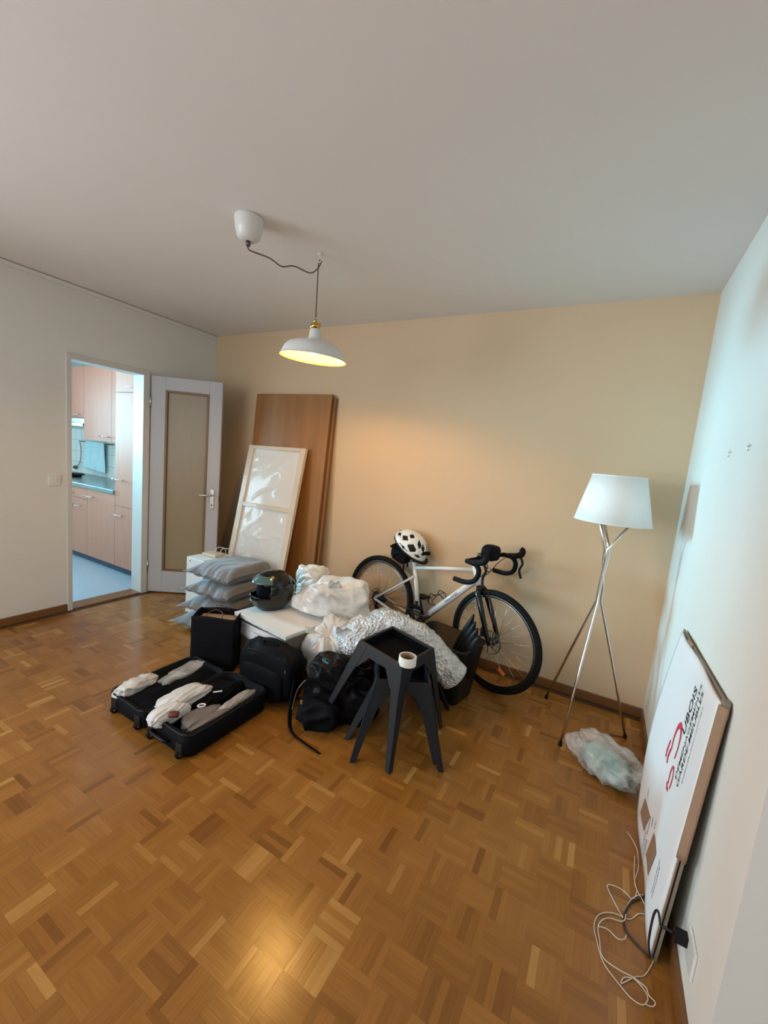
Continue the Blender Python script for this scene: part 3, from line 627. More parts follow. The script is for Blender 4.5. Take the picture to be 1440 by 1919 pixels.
for x in (.06, HW - .05, HW + .06, 2 * HW - .04):
    w_ = obj('castor', MB().tube([(x - .010, -.002, .018), (x + .010, -.002, .018)], .017, 16), 'rubber', sc); obj('housing', MB().box((x, .004, .045), (.05, .022, .06)), 'black_plastic', w_, .006)
    obj('castor_cap', MB().tube([(x - .0125, -.002, .018), (x + .0125, -.002, .018)], .007, 10), 'metal', w_)
obj('carry_handle', MB().tube(curve_pts([(HW + .10, -.002, .05), (HW + .10, -.022, .06), (HW + .20, -.024, .06), (HW + .20, -.002, .05)], 6), .008, 8, flat=1.6), 'black_plastic', sc)
obj('trolley_handle', MB().tube([(HW + .10, HD + .002, .05), (HW + .10, HD + .03, .05), (HW + .25, HD + .03, .05), (HW + .25, HD + .002, .05)], .008, 8), 'steel_dark', sc)
def soft(name, label, cat, c, r, mt, seed, rz=0, amp=.12, fold=.10, freq=9, zmin=None, power=.75, sub=4, group=None, tilt=0.0, knot=None, pleat=0.0):
    t = obj(name, MB().blob((0, 0, 0), r, seed, amp, freq, sub, Matrix.Rotation(tilt, 3, 'Y'), None if zmin is None else zmin - c[2], fold, power, None, knot, pleat), mt); t.location = c; t.rotation_euler = (0, 0, rz); return tag(t, label, cat, group)
def mid(u, v, z): return onz(u, v, z)
soft('plastic_bag', 'crumpled pale blue plastic bag tucked in the front of the suitcase lid', 'bag', (-2.095, 1.235, .105), (.05, .105, .035), 'thin_bag', 4, .05, .2, .25, 14)
soft('plastic_pouch', 'glossy pale plastic pouch lying along the suitcase lid', 'pouch', (-2.00, 1.44, .122), (.05, .15, .016), 'clear_film', 8, .12, .2, .2, 12)
p0, p1 = onz(300, 1338, .13), onz(385, 1290, .13)
def garment(name, label, u0, v0, u1, v1, z, wid, hgt, mt, seed, fold=.12):
    a, b = onz(u0, v0, z), onz(u1, v1, z); c = (a + b) / 2; L = (b - a).length
    return soft(name, label, 'clothing', c, (L / 2, wid / 2, hgt / 2), mt, seed, math.atan2(b.y - a.y, b.x - a.x), .12, .06, 9, None, .65, 5, None, 0, (1, .3, .6), .16)
garment('folded_shirt', 'crumpled white shirt with a raised sleeve in the suitcase', 303, 1328, 388, 1288, .125, .10, .075, 'white_cloth', 3)
garment('pink_jersey', 'pale pink jersey with a dark red opening beside the taupe pouch', 285, 1350, 350, 1322, .125, .085, .07, 'white_cloth', 5)
soft('red_sock', 'dark red sock poking out of the pale top', 'sock', onz(326, 1339, .155), (.025, .018, .014), 'cord_red', 2, .6, .15, .1, 20)
garment('black_jumper', 'black jumper with white tags folded in the suitcase', 365, 1320, 440, 1278, .095, .15, .05, 'black_fabric', 7)
g = garment('taupe_trousers', 'folded taupe trousers at the front of the suitcase', 348, 1362, 424, 1328, .10, .13, .055, 'taupe_cloth', 9)
garment('silver_pouch', 'wrinkled silver packing pouch along the suitcase edge', 408, 1340, 474, 1296, .105, .05, .05, 'silver_pouch', 12)
for (u, v, l_) in ((408, 1296, 'white care label lying on the black jumper'), (378, 1322, 'round white badge on the black jumper')):
    p = onz(u, v, .135); tg_ = thing('clothing_label' if u > 400 else 'clothing_badge', l_, 'label', p, .9)
    if u > 400: obj('card', MB().box((0, 0, 0), (.045, .010, .002)), 'paper_white', tg_)
    else: obj('ring', MB().tube([(.018 * math.cos(i * PI / 8), .012 * math.sin(i * PI / 8), 0) for i in range(16)], .004, 6, True), 'paper_white', tg_)

# ================================================================== BLACK BAGS
bk = thing('backpack', 'upright matt black backpack leaning against the low cardboard box', 'backpack', (-1.595, 1.728, 0), math.radians(4))
obj('body', MB().blob((0, 0, .16), (.20, .085, .160), 6, .07, 6, 5, None, .0, .05, .5), 'black_nylon', bk)
obj('front_pocket', MB().blob((.0, -.075, .12), (.15, .03, .10), 2, .08, 7, 4, None, .004, .06, .5), 'black_nylon', bk)
obj('top_handle', MB().tube(curve_pts([(-.05, .0, .30), (-.04, -.01, .335), (.04, -.01, .335), (.05, 0, .30)], 6), .009, 8), 'black_nylon', bk)
obj('zip', MB().tube(curve_pts([(-.18, -.055, .12), (-.17, -.062, .24), (-.09, -.066, .285), (.09, -.066, .285), (.17, -.062, .24), (.18, -.055, .12)], 8), .004, 6), 'black_plastic', bk)
obj('zip_puller', MB().box((.165, -.075, .225), (.008, .006, .022)), 'metal', bk)
for s_ in (-1, 1): obj('strap', MB().tube(curve_pts([(s_ * .12, .05, .29), (s_ * .16, .070, .25), (s_ * .17, .070, .10), (s_ * .15, .06, .03)], 6), .014, 8, flat=.4), 'black_nylon', bk)
rk = thing('rucksack', 'shiny black rucksack slumped under the stool leg with a loose strap', 'backpack', (-1.13, 1.80, 0), math.radians(25))
obj('body', MB().blob((.0, .05, .155), (.20, .125, .18), 11, .12, 6, 6, None, .003, .20, .6, warp=lambda p: (p[0], p[1] - .02, p[2])), 'black_shiny_nylon', rk)
obj('flap', MB().blob((-.10, -.07, .075), (.12, .10, .075), 4, .12, 7, 5, None, .003, .20, .6), 'black_nylon', rk)
a_, b_ = onz(545, 1290, .10), onz(543, 1368, .006)
inv = Matrix.Rotation(math.radians(-25), 3, 'Z')
loc_ = lambda p: inv @ (Vector(p) - rk.location)
obj('loose_strap', MB().tube([loc_(p) for p in curve_pts([onz(556, 1262, .20), onz(547, 1310, .09), onz(543, 1352, .02), onz(549, 1374, .008), onz(570, 1392, .007), onz(599, 1412, .007)], 8)], .0135, 8, flat=.3), 'black_nylon', rk)
obj('buckle', MB().box(loc_(onz(565, 1316, .16)), (.012, .008, .018)), 'metal', rk)
obj('piping', MB().tube([loc_(p) for p in curve_pts([onz(548, 1330, .06), onz(560, 1290, .13), onz(590, 1262, .22), onz(630, 1243, .27)], 8)], .005, 6), 'steel_dark', rk)

# ================================================================== WHITE BAGS
def plasticbag(label, c, r, seed, rz, ears, zmin, knot, mt='thin_bag', pleat=.16):
    b = thing('plastic_bag', label, 'bag', (c[0], c[1], zmin), rz, 'white plastic bags')
    obj('sack', MB().blob((0, 0, c[2] - zmin), r, seed, .10, 4.5, 6, None, .001, .07, .85, None, knot, pleat, 26), mt, b)
    for (p, q) in ears:
        p, q = Vector(p), Vector(q)
        def ear(u, v, p=p, q=q):
            a = (u - .5) * 2; w = .012 + .04 * v; sd = (q - p).cross(Vector((.2, .3, 1))).normalized(); x = p.lerp(q, v)
            return x + sd * (a * w) + Vector((0, 0, .012 * math.sin(a * 5 + v * 4) * v + .02 * v * (1 - a * a)))
        obj('handle', MB().grid(ear, 14, 12), mt, b, solid=.001)
    return b
plasticbag('tall white plastic bag standing on the parquet beside the low box', (-1.355, 2.02, .205), (.175, .145, .225), 3, .3, [((-.06, -.07, .36), (-.15, -.12, .40)), ((-.03, -.09, .36), (-.03, -.17, .29)), ((.04, -.07, .38), (.09, -.12, .43))], .0, (-.2, -.4, 1), 'thin_bag', .09)
plasticbag('wide white plastic bag lying on the slab next to the bicycle wheel', (-1.535, 2.225, .468), (.285, .165, .14), 9, .45, [((-.02, -.07, .20), (.03, -.10, .25)), ((-.02, -.08, .19), (-.01, -.16, .17))], .362, (-.7, .1, .7), 'thin_bag', .035)
plasticbag('knotted white plastic bag sitting behind the motorcycle helmet', (-1.82, 2.335, .49), (.14, .115, .16), 14, -.3, [((-.06, -.06, .05), (-.14, -.12, .035)), ((-.04, -.07, .04), (-.08, -.15, .02))], .362, (-.8, -.5, -.3), 'thin_bag', .09)

# ================================================================== BUBBLE WRAP
def sweep_blob(path, rad, seed, n=40, amp=.18):
    pts = curve_pts(path, 10); k = len(pts); mb = MB(); V = []
    for i, p in enumerate(pts):
        t = (pts[min(i + 1, k - 1)] - pts[max(i - 1, 0)]).normalized(); up = Vector((0, 0, 1)); up = (up - t * up.dot(t)).normalized(); w = t.cross(up)
        fi = i / (k - 1) * (len(rad) - 1); a = int(min(fi, len(rad) - 2)); r = rad[a] + (rad[a + 1] - rad[a]) * (fi - a)
        r *= max(.05, min(1, (min(i, k - 1 - i) + .3) / 4)) ** .5
        for j in range(n):
            th = 2 * PI * j / n; d = up * math.cos(th) + w * math.sin(th); q = p + d * r
            kk = noise.noise(q * 9 + Vector((seed, 0, 0))) * .6 + (1 - abs(noise.noise(q * 17 + Vector((seed, 3, 0)))) * 2 - .5) * .8 + .5 * noise.noise(q * 40)
            V.append(p + d * r * (1 + amp * kk))
    F = [(i * n + j, i * n + (j + 1) % n, (i + 1) * n + (j + 1) % n, (i + 1) * n + j) for i in range(k - 1) for j in range(n)] + [tuple(range(n - 1, -1, -1)), tuple((k - 1) * n + j for j in range(n))]
    return mb.add(V, F, True)
bw = obj('bubble_wrap', sweep_blob([(-1.25, 1.98, .25), (-1.17, 2.08, .34), (-1.03, 2.16, .405), (-.86, 2.165, .40), (-.68, 2.17, .30), (-.585, 2.18, .235)], [.12, .155, .13, .10, .09, .08], 3), 'bubble_wrap')
tag(bw, 'long roll of clear bubble wrap draped behind the stacked stools', 'bubble wrap')

# ================================================================== STOOLS
def stool(O, yaw, w, s, h, tilt, label):
    st = thing('plastic_stool', label, 'stool', O, 0, 'stacked dark stools')
    st.rotation_euler = (Matrix.Rotation(yaw, 3, 'Z') @ Matrix.Rotation(tilt, 3, 'X')).to_euler()
    # local: footprint corners (0,0) (w,0) (w,w) (0,w)
    cx = w / 2; half = lambda z: s / 2 + (w - s) / 2 * (h - z) / h; t = .007
    m = MB(); rim = .016
    for sx, sy, dx, dy in ((0, -1, s, rim), (0, 1, s, rim), (-1, 0, rim, s - 2 * rim), (1, 0, rim, s - 2 * rim)):
        m.box((cx + sx * (s / 2 - rim / 2), cx + sy * (s / 2 - rim / 2), h - .006), (dx, dy, .012))
    seat = obj('seat_rim', m, 'stool_plastic', st, .003)
    obj('seat_well', MB().b2((cx - s / 2 + rim - .004, cx - s / 2 + rim - .004, h - .056), (cx + s / 2 - rim + .004, cx + s / 2 - rim + .004, h - .050)), 'black_fabric', seat)  # well floor and walls near-black: shade of the recess put into the colour
    wl_ = MB()
    for sx, sy in ((0, -1), (0, 1), (-1, 0), (1, 0)): wl_.box((cx + sx * (s / 2 - rim), cx + sy * (s / 2 - rim), h - .030), (.004 if sx else s - 2 * rim, .004 if sy else s - 2 * rim, .042))
    obj('well_wall', wl_, 'black_fabric', seat)
    for sx in (-1, 1):
        for sy in (-1, 1):
            m = MB(); wt, wb = .058, .027
            for ax in (0, 1):
                V = []
                for z, fw in ((0.0, wb), (h * .5, (wt + wb) * .5), (h - .09, wt), (h - .004, wt)):
                    H = half(z)
                    for a in (0, fw):
                        for b in (0, t):
                            V.append((cx + sx * (H - a), cx + sy * (H - b), z) if ax == 0 else (cx + sx * (H - b), cx + sy * (H - a), z))
                F = []
                for i in range(3):
                    o = i * 4
                    F += [(o, o + 2, o + 6, o + 4), (o + 1, o + 5, o + 7, o + 3), (o, o + 4, o + 5, o + 1), (o + 2, o + 3, o + 7, o + 6)]
                F += [(0, 1, 3, 2), (12, 14, 15, 13)]; m.add(V, F)
            obj('leg', m, 'stool_plastic', st, .002)
    for ax in (0, 1):
        for sg in (-1, 1):
            pl_ = []; zt, zb, zl = h - .002, h - .052, h - .125
            up_ = [(-half(zt) + .01, zt), (half(zt) - .01, zt)]
            arc = []
            for i in range(9):
                q = i / 8 * PI / 2; xa = half(zl) - .059; arc.append((xa - .055 * math.sin(q), zl + (zb - zl) * (1 - math.cos(q)) if False else zl + (zb - zl) * math.sin(q)))
            right = [(half(zl) - .012, zl)] + arc; left = [(-x, z) for x, z in reversed(right)]
            poly = up_ + right + left
            V = []
            for d_ in (0.001, t):
                for a, z in poly:
                    yy = sg * (half(z) - d_); V.append((cx + a, cx + yy, z) if ax == 0 else (cx + yy, cx + a, z))
            k = len(poly); m = MB().add(V, [tuple(range(k)), tuple(range(2 * k - 1, k - 1, -1))] + [(i, (i + 1) % k, k + (i + 1) % k, k + i) for i in range(k)]); obj('apron', m, 'stool_plastic', st, .002)
    return st
stool((-.893, 1.544, 0), math.atan2(.21, .40), .452, .27, .385, 0, 'dark grey plastic stool nested underneath the upper stool')
stool((-1.010, 1.665, 0), math.atan2(.115, .48), .494, .25, .335, 0, 'dark grey plastic stool lowest in the nested stack')
stool((-.700, 1.588, 0.001), 1.40, .487, .285, .473, .10, 'dark grey plastic stool with recessed seat carrying the tape roll')
tp = onz(764, 1238, .495); tr_ = thing('tape_roll', 'roll of white packing tape on the stool rim', 'tape', (tp.x, tp.y, .477), .3)
obj('tape', MB().lathe([(.043, 0), (.043, .042), (.036, .042), (.036, 0), (.043, 0)], 40), 'tape', tr_); obj('core', MB().lathe([(.036, .001), (.036, .041), (.033, .041), (.033, .001), (.036, .001)], 32), 'kraft', tr_)

# ================================================================== TUB AND PANELS
tb = thing('storage_tub', 'charcoal tapered plastic tub beside the front bicycle wheel', 'tub', (-.76, 2.415, 0), math.radians(-12))
def ring(w, d, z, r=.04): return [(x - w / 2, y - d / 2, z) for x, y in rrect(w, d, r)]
rings = [ring(.30, .20, .004), ring(.32, .215, .02), ring(.40, .28, .36), ring(.42, .30, .365), ring(.42, .30, .375), ring(.39, .27, .375), ring(.31, .20, .02)]
k = len(rings[0]); m = MB().add([p for r_ in rings for p in r_], [(a * k + j, a * k + (j + 1) % k, (a + 1) * k + (j + 1) % k, (a + 1) * k + j) for a in range(len(rings) - 1) for j in range(k)] + [tuple(range(k - 1, -1, -1)), tuple((len(rings) - 1) * k + j for j in range(k))], True)
obj('body', m, 'bin_plastic', tb); obj('grip', MB().tube(curve_pts([(-.06, -.152, .33), (-.05, -.175, .34), (.05, -.175, .34), (.06, -.152, .33)], 5), .008, 8), 'bin_plastic', tb)
tips = [((888, 1152), (852, 1238)), ((891, 1166), (860, 1236)), ((895, 1178), (868, 1238)), ((898, 1192), (876, 1240))]
for q, (a, b) in enumerate(tips):
    y = 2.44 - .035 * q; A, B = ony(*a, y), ony(*b, y); B = B + (B - A) * .55; d = (A - B); L = d.length; d.normalize(); n = Vector((0, -1, 0)); w = d.cross(n).normalized()
    poly = [(0, -.035), (L * .35, -.05), (L * .62, -.045), (L * .82, -.018), (L, -.003), (L, .003), (L * .85, .016), (L * .62, .030), (L * .3, .045), (0, .035)]
    t_ = thing('dark_panel', ['black pointed plastic panel at the back of the tub, tallest', 'black pointed plastic panel second from the tub back', 'black pointed plastic panel third from the tub back', 'black pointed plastic panel shortest and frontmost in the tub'][q], 'panel', (B.x, B.y, B.z), 0, 'pointed panels standing in the tub')
    m = MB()
    def pf(u, v, poly=poly, L=L, d=d, w=w):
        x = v * L; half_ = .045 * (1 - v ** 2.4) ** .8 + .002; return d * x + w * (half_ * (u * 2 - 1)) + Vector((0, -.02 * math.sin(PI * v) + .012 * (u * 2 - 1) ** 2, 0))
    m.grid(pf, 9, 22); obj('panel', m, 'black_plastic', t_, solid=.006); obj('rib', MB().tube([d * (v / 10 * L * .9) + Vector((0, -.02 * math.sin(PI * v / 10) - .004, 0)) for v in range(11)], .004, 6), 'black_plastic', t_)

# ================================================================== BICYCLE
BO = Vector((-1.5, 2.82, 0)); BF = Vector((-.52, 2.61, 0)); byaw = math.atan2(BF.y - BO.y, BF.x - BO.x); WB = (BF - BO).length; WR = .338
bk2 = thing('bicycle', 'white drop-bar road bicycle with black wheels leaning against the cream wall', 'bicycle', BO)
bk2.rotation_euler = (Matrix.Rotation(byaw, 3, 'Z') @ Matrix.Rotation(-.05, 3, 'X')).to_euler()
HT0, HT1 = Vector((.793, 0, .792)), Vector((.848, 0, .672)); SA = (HT0 - HT1).normalized(); STEER = Matrix.Rotation(-.16, 3, SA)
def st_(p): return HT0 + STEER @ (Vector(p) - HT0)
I3 = lambda p: Vector(p)
def wheel(name, cx, tf, disc_r, n_sp):
    c = lambda x, y, z: tf((cx + x, y, WR + z))
    ringp = lambda r, y=0, n=72: [c(r * math.cos(2 * PI * i / n), y, r * math.sin(2 * PI * i / n)) for i in range(n)]
    rim = obj(name, MB().tube(ringp(.296), .0125, 8, True, flat=.8), 'steel_dark', bk2)
    obj('tyre', MB().tube(ringp(WR - .0205), .0205, 12, True), 'rubber', rim)
    obj('rim_edge', MB().tube(ringp(.2845, -.008), .0025, 6, True), 'metal', rim)
    obj('hub', MB().tube([c(0, y, 0) for y in (-.05, -.045, -.03, -.028, .028, .03, .045, .05)], [.010, .014, .022, .013, .013, .022, .014, .010], 14), 'steel_dark', rim)
    obj('brake_disc', MB().tube(ringp(disc_r, -.036, 40), .0045, 6, True, flat=.4).tube(ringp(.03, -.036, 24), .006, 6, True, flat=.4), 'steel_dark', rim)
    for i in range(6):
        a = 2 * PI * i / 6; obj('disc_arm', MB().tube([c(.03 * math.cos(a), -.036, .03 * math.sin(a)), c(disc_r * math.cos(a + .35), -.036, disc_r * math.sin(a + .35))], .0035, 5), 'steel_dark', rim)
    for i in range(n_sp):
        a = 2 * PI * i / n_sp; s = 1 if i % 2 else -1; b = a + (.55 if (i // 2) % 2 else -.55)
        obj('spoke', MB().tube([c(.021 * math.cos(b), s * .029, .021 * math.sin(b)), c(.287 * math.cos(a), 0, .287 * math.sin(a))], .0012, 5), 'metal', rim)
    return rim
rw = wheel('rear_wheel', 0, I3, .070, 24); fw = wheel('front_wheel', WB, st_, .075, 24)
mtu = MB()
obj('top_tube', MB().tube([(.31, 0, .658), (.55, 0, .712), (.80, 0, .765)], [.0135, .0145, .016], 12), 'bike_paint', bk2)
obj('seat_tube', MB().tube([(.405, 0, .28), (.298, 0, .690)], .0165, 12), 'bike_paint', bk2)
dt = obj('down_tube', MB().tube([(.49, 0, .357), (.64, 0, .513), (.828, 0, .708)], [.024, .025, .023], 14), 'bike_paint', bk2)
obj('down_tube_guard', MB().tube([(.405, 0, .27), (.49, 0, .357)], .0245, 14), 'bike_paint_dark', bk2)
obj('head_tube', MB().tube([HT0, HT1], [.021, .024], 14), 'bike_paint', bk2)
for s_ in (-1, 1):
    obj('seat_stay', MB().tube([(.325, s_ * .018, .600), (.16, s_ * .05, .46), (.0, s_ * .062, .338)], [.009, .0085, .0085], 8), 'bike_paint', bk2)
    obj('chain_stay', MB().tube([(.39, s_ * .035, .275), (.20, s_ * .056, .285), (.0, s_ * .062, .335)], [.012, .011, .010], 8), 'bike_paint', bk2)
dd = Vector((.828 - .49, 0, .708 - .357)).normalized(); nn_ = Vector((-dd.z, 0, dd.x))
o_ = Vector((.615, -.0262, .487)) - nn_ * .008
tm_ = fit_text('VAN RYSEL', .135, .016, o_, dd, nn_); obj('lettering', tm_, 'dark_print', dt)
obj('lettering', MB().prism([(0, 0), (.018, .0), (.022, .009), (.014, .013), (.006, .011)], Vector((.792, -.0232, .668)) - nn_ * .004, dd, nn_, .0005), 'dark_print', dt)
# drivetrain
cr = obj('crankset', MB().tube([(.405, -.055, .27), (.405, .055, .27)], .022, 14).tube([(.405, -.05, .27), (.405, -.06, .27)], .03, 14), 'steel_dark', bk2)
obj('chainring', MB().tube([(.405 + .085 * math.cos(2 * PI * i / 40), -.045, .27 + .085 * math.sin(2 * PI * i / 40)) for i in range(40)], .006, 6, True, flat=.5).tube([(.405 + .062 * math.cos(2 * PI * i / 32), -.04, .27 + .062 * math.sin(2 * PI * i / 32)) for i in range(32)], .006, 6, True, flat=.5), 'black_plastic', cr)
for i in range(4):
    a = 2 * PI * i / 4 + .5; obj('spider_arm', MB().tube([(.405, -.047, .27), (.405 + .083 * math.cos(a), -.047, .27 + .083 * math.sin(a))], [.013, .008], 8), 'black_plastic', cr)
ca = Vector((math.cos(-1.15), 0, math.sin(-1.15)))
obj('crank_arm', MB().tube([Vector((.405, -.06, .27)), Vector((.405, -.066, .27)) + ca * .17], [.015, .011], 10), 'black_plastic', cr)
obj('crank_arm', MB().tube([Vector((.405, .06, .27)), Vector((.405, .066, .27)) - ca * .17], [.015, .011], 10), 'black_plastic', cr)
for s_ in (-1, 1): obj('pedal', MB().box(Vector((.405, s_ * .11, .27)) - ca * (.17 * s_), (.09, .09, .018)), 'black_plastic', cr, .004)
obj('cassette', MB().lathe([(.012, -.05), (.026, -.05), (.026, -.046), (.036, -.044), (.036, -.040), (.046, -.038), (.046, -.034), (.054, -.032), (.054, -.028), (.012, -.026)], 28, (0, 0, WR), Matrix.Rotation(PI / 2, 3, 'X') @ Matrix.Scale(-1, 3, Vector((0, 0, 1)))), 'steel_dark', bk2)
obj('chain', MB().tube([(.0, -.042, WR + .045), (.20, -.044, .345), (.39, -.046, .355)], .0035, 6).tube([(.02, -.042, .215), (.2, -.044, .21), (.39, -.046, .186)], .0035, 6), 'steel_dark', bk2)
dl = obj('rear_derailleur', MB().tube(curve_pts([(.01, -.06, .315), (.03, -.07, .285), (.025, -.055, .255), (.015, -.045, .215)], 5), [.012] * 15 + [.009], 8), 'black_plastic', bk2)
for z in (.262, .212): obj('jockey_wheel', MB().tube([(.02, -.05, z), (.02, -.04, z)], .019, 16), 'black_plastic', dl)
obj('front_derailleur', MB().box((.40, -.042, .385), (.09, .018, .03)).tube([(.375, -.02, .42), (.39, -.035, .39)], .012, 8), 'black_plastic', bk2, .003)
obj('rear_caliper', MB().box((.075, -.045, .345), (.055, .022, .03)), 'black_plastic', bk2, .005)
cg = MB()
for s_ in (-1, 1): cg.tube(curve_pts([(.60, s_ * .01, .50), (.565, s_ * .04, .53), (.50, s_ * .042, .485), (.485, s_ * .02, .44), (.54, s_ * .01, .43)], 6), .003, 6)
cg.tube(curve_pts([(.565, -.04, .53), (.545, 0, .55), (.565, .04, .53)], 6), .003, 6); cg.tube(curve_pts([(.50, -.042, .485), (.475, 0, .505), (.50, .042, .485)], 6), .003, 6)
obj('bottle_cage', cg, 'black_plastic', bk2)
# seat
obj('seatpost', MB().tube([(.302, 0, .675), (.272, 0, .785)], .0135, 12), 'black_plastic', bk2); obj('seat_clamp', MB().tube([(.300, 0, .683), (.297, 0, .698)], .0195, 14), 'bike_paint', bk2)
def saddle(u, v):
    x = .115 + u * .30; w = (.072 * (1 - u) ** .8 + .019) * (1 - max(0, u - .9) * 5); b = v * 2 - 1
    return (x, w * b, .805 - .018 * b * b - .012 * math.sin(PI * u) - .008 * u)
sd = obj('saddle', MB().grid(saddle, 26, 16), 'black_fabric', bk2, solid=.014)
for s_ in (-1, 1): obj('saddle_rail', MB().tube(curve_pts([(.16, s_ * .03, .782), (.22, s_ * .022, .768), (.32, s_ * .02, .772), (.38, s_ * .012, .785)], 5), .0035, 6), 'metal', sd)
sbg = obj('saddle_bag', MB().blob((.165, 0, .735), (.085, .05, .066), 5, .08, 8, 4, Matrix.Rotation(.25, 3, 'Y'), None, .05, .65), 'black_nylon', bk2)
obj('bag_strap', MB().tube(curve_pts([(.215, -.03, .71), (.232, -.045, .66), (.235, -.043, .60)], 6), .006, 6, flat=.4), 'black_nylon', sbg); obj('bag_strap', MB().tube([(.25, -.03, .70), (.262, -.035, .655)], .007, 6, flat=.4), 'black_nylon', sbg)
# front end (steered)
fk = obj('fork', MB(), 'black_gloss', bk2); m = MB()
m.tube([st_(HT1), st_(HT1 - SA * .03)], [.024, .03], 12)
for s_ in (-1, 1): m.tube([st_((.862, s_ * .012, .655)), st_((.872, s_ * .043, .63)), st_((.93, s_ * .052, .50)), st_((WB - .008, s_ * .055, WR + .015)), st_((WB, s_ * .055, WR - .015))], [.022, .021, .018, .014, .010], 12)
fk.data = mesh(m, 'black_gloss', 'fork'); obj('front_caliper', MB().box(st_((.955, -.06, .40)), (.03, .022, .06)), 'black_plastic', fk, .005)
obj('stem', MB().tube([st_(HT0), st_(HT0 + SA * .045)], [.021, .019], 12).tube([st_(HT0 + SA * .03), st_((.865, 0, .862))], .0165, 12), 'black_plastic', bk2)
hbp = MB(); CLP = Vector((.868, 0, .866))
hb = obj('handlebar', MB().tube([st_((CLP.x, y, CLP.z)) for y in (-.20, -.1, 0, .1, .20)], [.0135, .0145, .016, .0145, .0135], 12), 'black_fabric', bk2)
for s_ in (-1, 1):
    y = s_ * .205
    obj('drop', MB().tube([st_(p) for p in curve_pts([(.868, s_ * .195, .866), (.892, y, .868), (.945, y, .862), (.972, y, .825), (.955, y + s_ * .006, .768), (.895, y + s_ * .01, .738), (.80, y + s_ * .012, .735)], 8)], .0158, 12), 'rubber', hb)
    hd_ = obj('brake_hood', MB().tube([st_(p) for p in curve_pts([(.915, y, .870), (.965, y, .880), (1.005, y, .898), (1.012, y, .925), (1.0, y, .932)], 6)], [.019] * 8 + [.021] * 10 + [.019] * 7, 12), 'rubber', hb)
    obj('brake_lever', MB().tube([st_(p) for p in curve_pts([(1.0, y, .885), (1.022, y, .84), (1.005, y, .79), (1.018, y + s_ * .01, .735)], 6)], .0085, 8, flat=.6), 'black_plastic', hd_)
    obj('brake_cable', MB().tube([st_(p) for p in curve_pts([(.915, s_ * .17, .862), (.93, s_ * .06, .84), (.885, s_ * .03, .76), (.835, s_ * .02, .72)], 8)], .0028, 6), 'black_plastic', hb)
obj('handlebar_bag', MB().blob(st_((.885, .03, .90)), (.05, .075, .052), 4, .08, 8, 4, None, None, .06, .6), 'black_nylon', hb)
obj('bell', MB().tube([st_((.872, -.075, .88)), st_((.872, -.075, .905))], [.017, .012], 14), 'steel_dark', hb)
obj('front_light', MB().tube([st_((.90, -.02, .80)), st_((.925, -.02, .795))], .014, 12), 'metal', hb)
rp = Vector((.09 * 1.0, 0, 0))
obj('reflector', MB().box(st_((WB + .085, -.006, WR - .175)), (.055, .012, .022), Matrix.Rotation(.5, 3, 'Y')), 'orange_plastic', fw, .004, label='orange spoke reflector')
# cycling helmet hanging on the saddle
bm4 = bk2.matrix_world if False else (Matrix.Translation(BO) @ (Matrix.Rotation(byaw, 3, 'Z') @ Matrix.Rotation(-.05, 3, 'X')).to_4x4())
hl = thing('cycling_helmet', 'white vented cycling helmet hung over the bicycle saddle', 'helmet', bm4 @ Vector((.235, 0, .80)))
hl.rotation_euler = (Matrix.Rotation(byaw, 3, 'Z') @ Matrix.Rotation(-.05, 3, 'X') @ Matrix.Rotation(R_(24), 3, 'Y')).to_euler()
def bh_f(r, th, ph): return Vector((.150 * r * math.cos(ph) * math.cos(th), .105 * r * math.cos(ph) * math.sin(th), .125 * r * math.sin(ph) - (.02 * math.cos(th) if ph < .4 else 0)))
m = MB(); nu, nv = 80, 30; V = [bh_f(1, 2 * PI * i / nu, PI / 2 * j / nv) for j in range(nv + 1) for i in range(nu)]; F = []
vents = [(th, ph, a, b) for th, ph, a, b in ([(s * q, p_, .30, .21) for s in (1, -1) for q, p_ in ((1.05, .42), (1.75, .62), (2.35, .45), (1.5, 1.02))] + [(s * q, p_, .20, .30) for s in (1, -1) for q, p_ in ((.25, .62), (.62, .78), (2.85, .7))] + [(s * .55, .22, .24, .10) for s in (1, -1)] + [(s * 1.5, .13, .3, .07) for s in (1, -1)])]
for j in range(nv):
    for i in range(nu):
        th = 2 * PI * (i + .5) / nu; th = th - 2 * PI if th > PI else th; ph = PI / 2 * (j + .5) / nv
        if any(abs((th - a) * math.cos(ph) / max(.3, math.cos(b))) / c + abs(ph - b) / d < 1.05 for a, b, c, d in vents): continue
        F.append((j * nu + i, j * nu + (i + 1) % nu, (j + 1) * nu + (i + 1) % nu, (j + 1) * nu + i))
m.add(V, F, True); obj('shell', m, 'helmet_white', hl, solid=.009)
obj('liner', MB().grid(lambda u, v: bh_f(.93, 2 * PI * u, PI / 2 * v * .99), 60, 16), 'black_plastic', hl)
obj('rim_band', MB().tube([bh_f(.985, 2 * PI * i / 60, -.04) for i in range(60)], .010, 8, True), 'black_plastic', hl)
obj('peak', MB().grid(lambda u, v: bh_f(1.02 + .22 * v, -.75 + 1.5 * u, .02 - .05 * v), 14, 5), 'black_plastic', hl, solid=.004)
for s_ in (-1, 1): obj('chin_strap', MB().tube(curve_pts([bh_f(.95, s_ * 1.3, 0), (-.03, s_ * .075, -.07), (-.06, s_ * .05, -.13), (-.07, s_ * .05, -.17)], 6), .005, 6, flat=.4), 'black_nylon', hl)

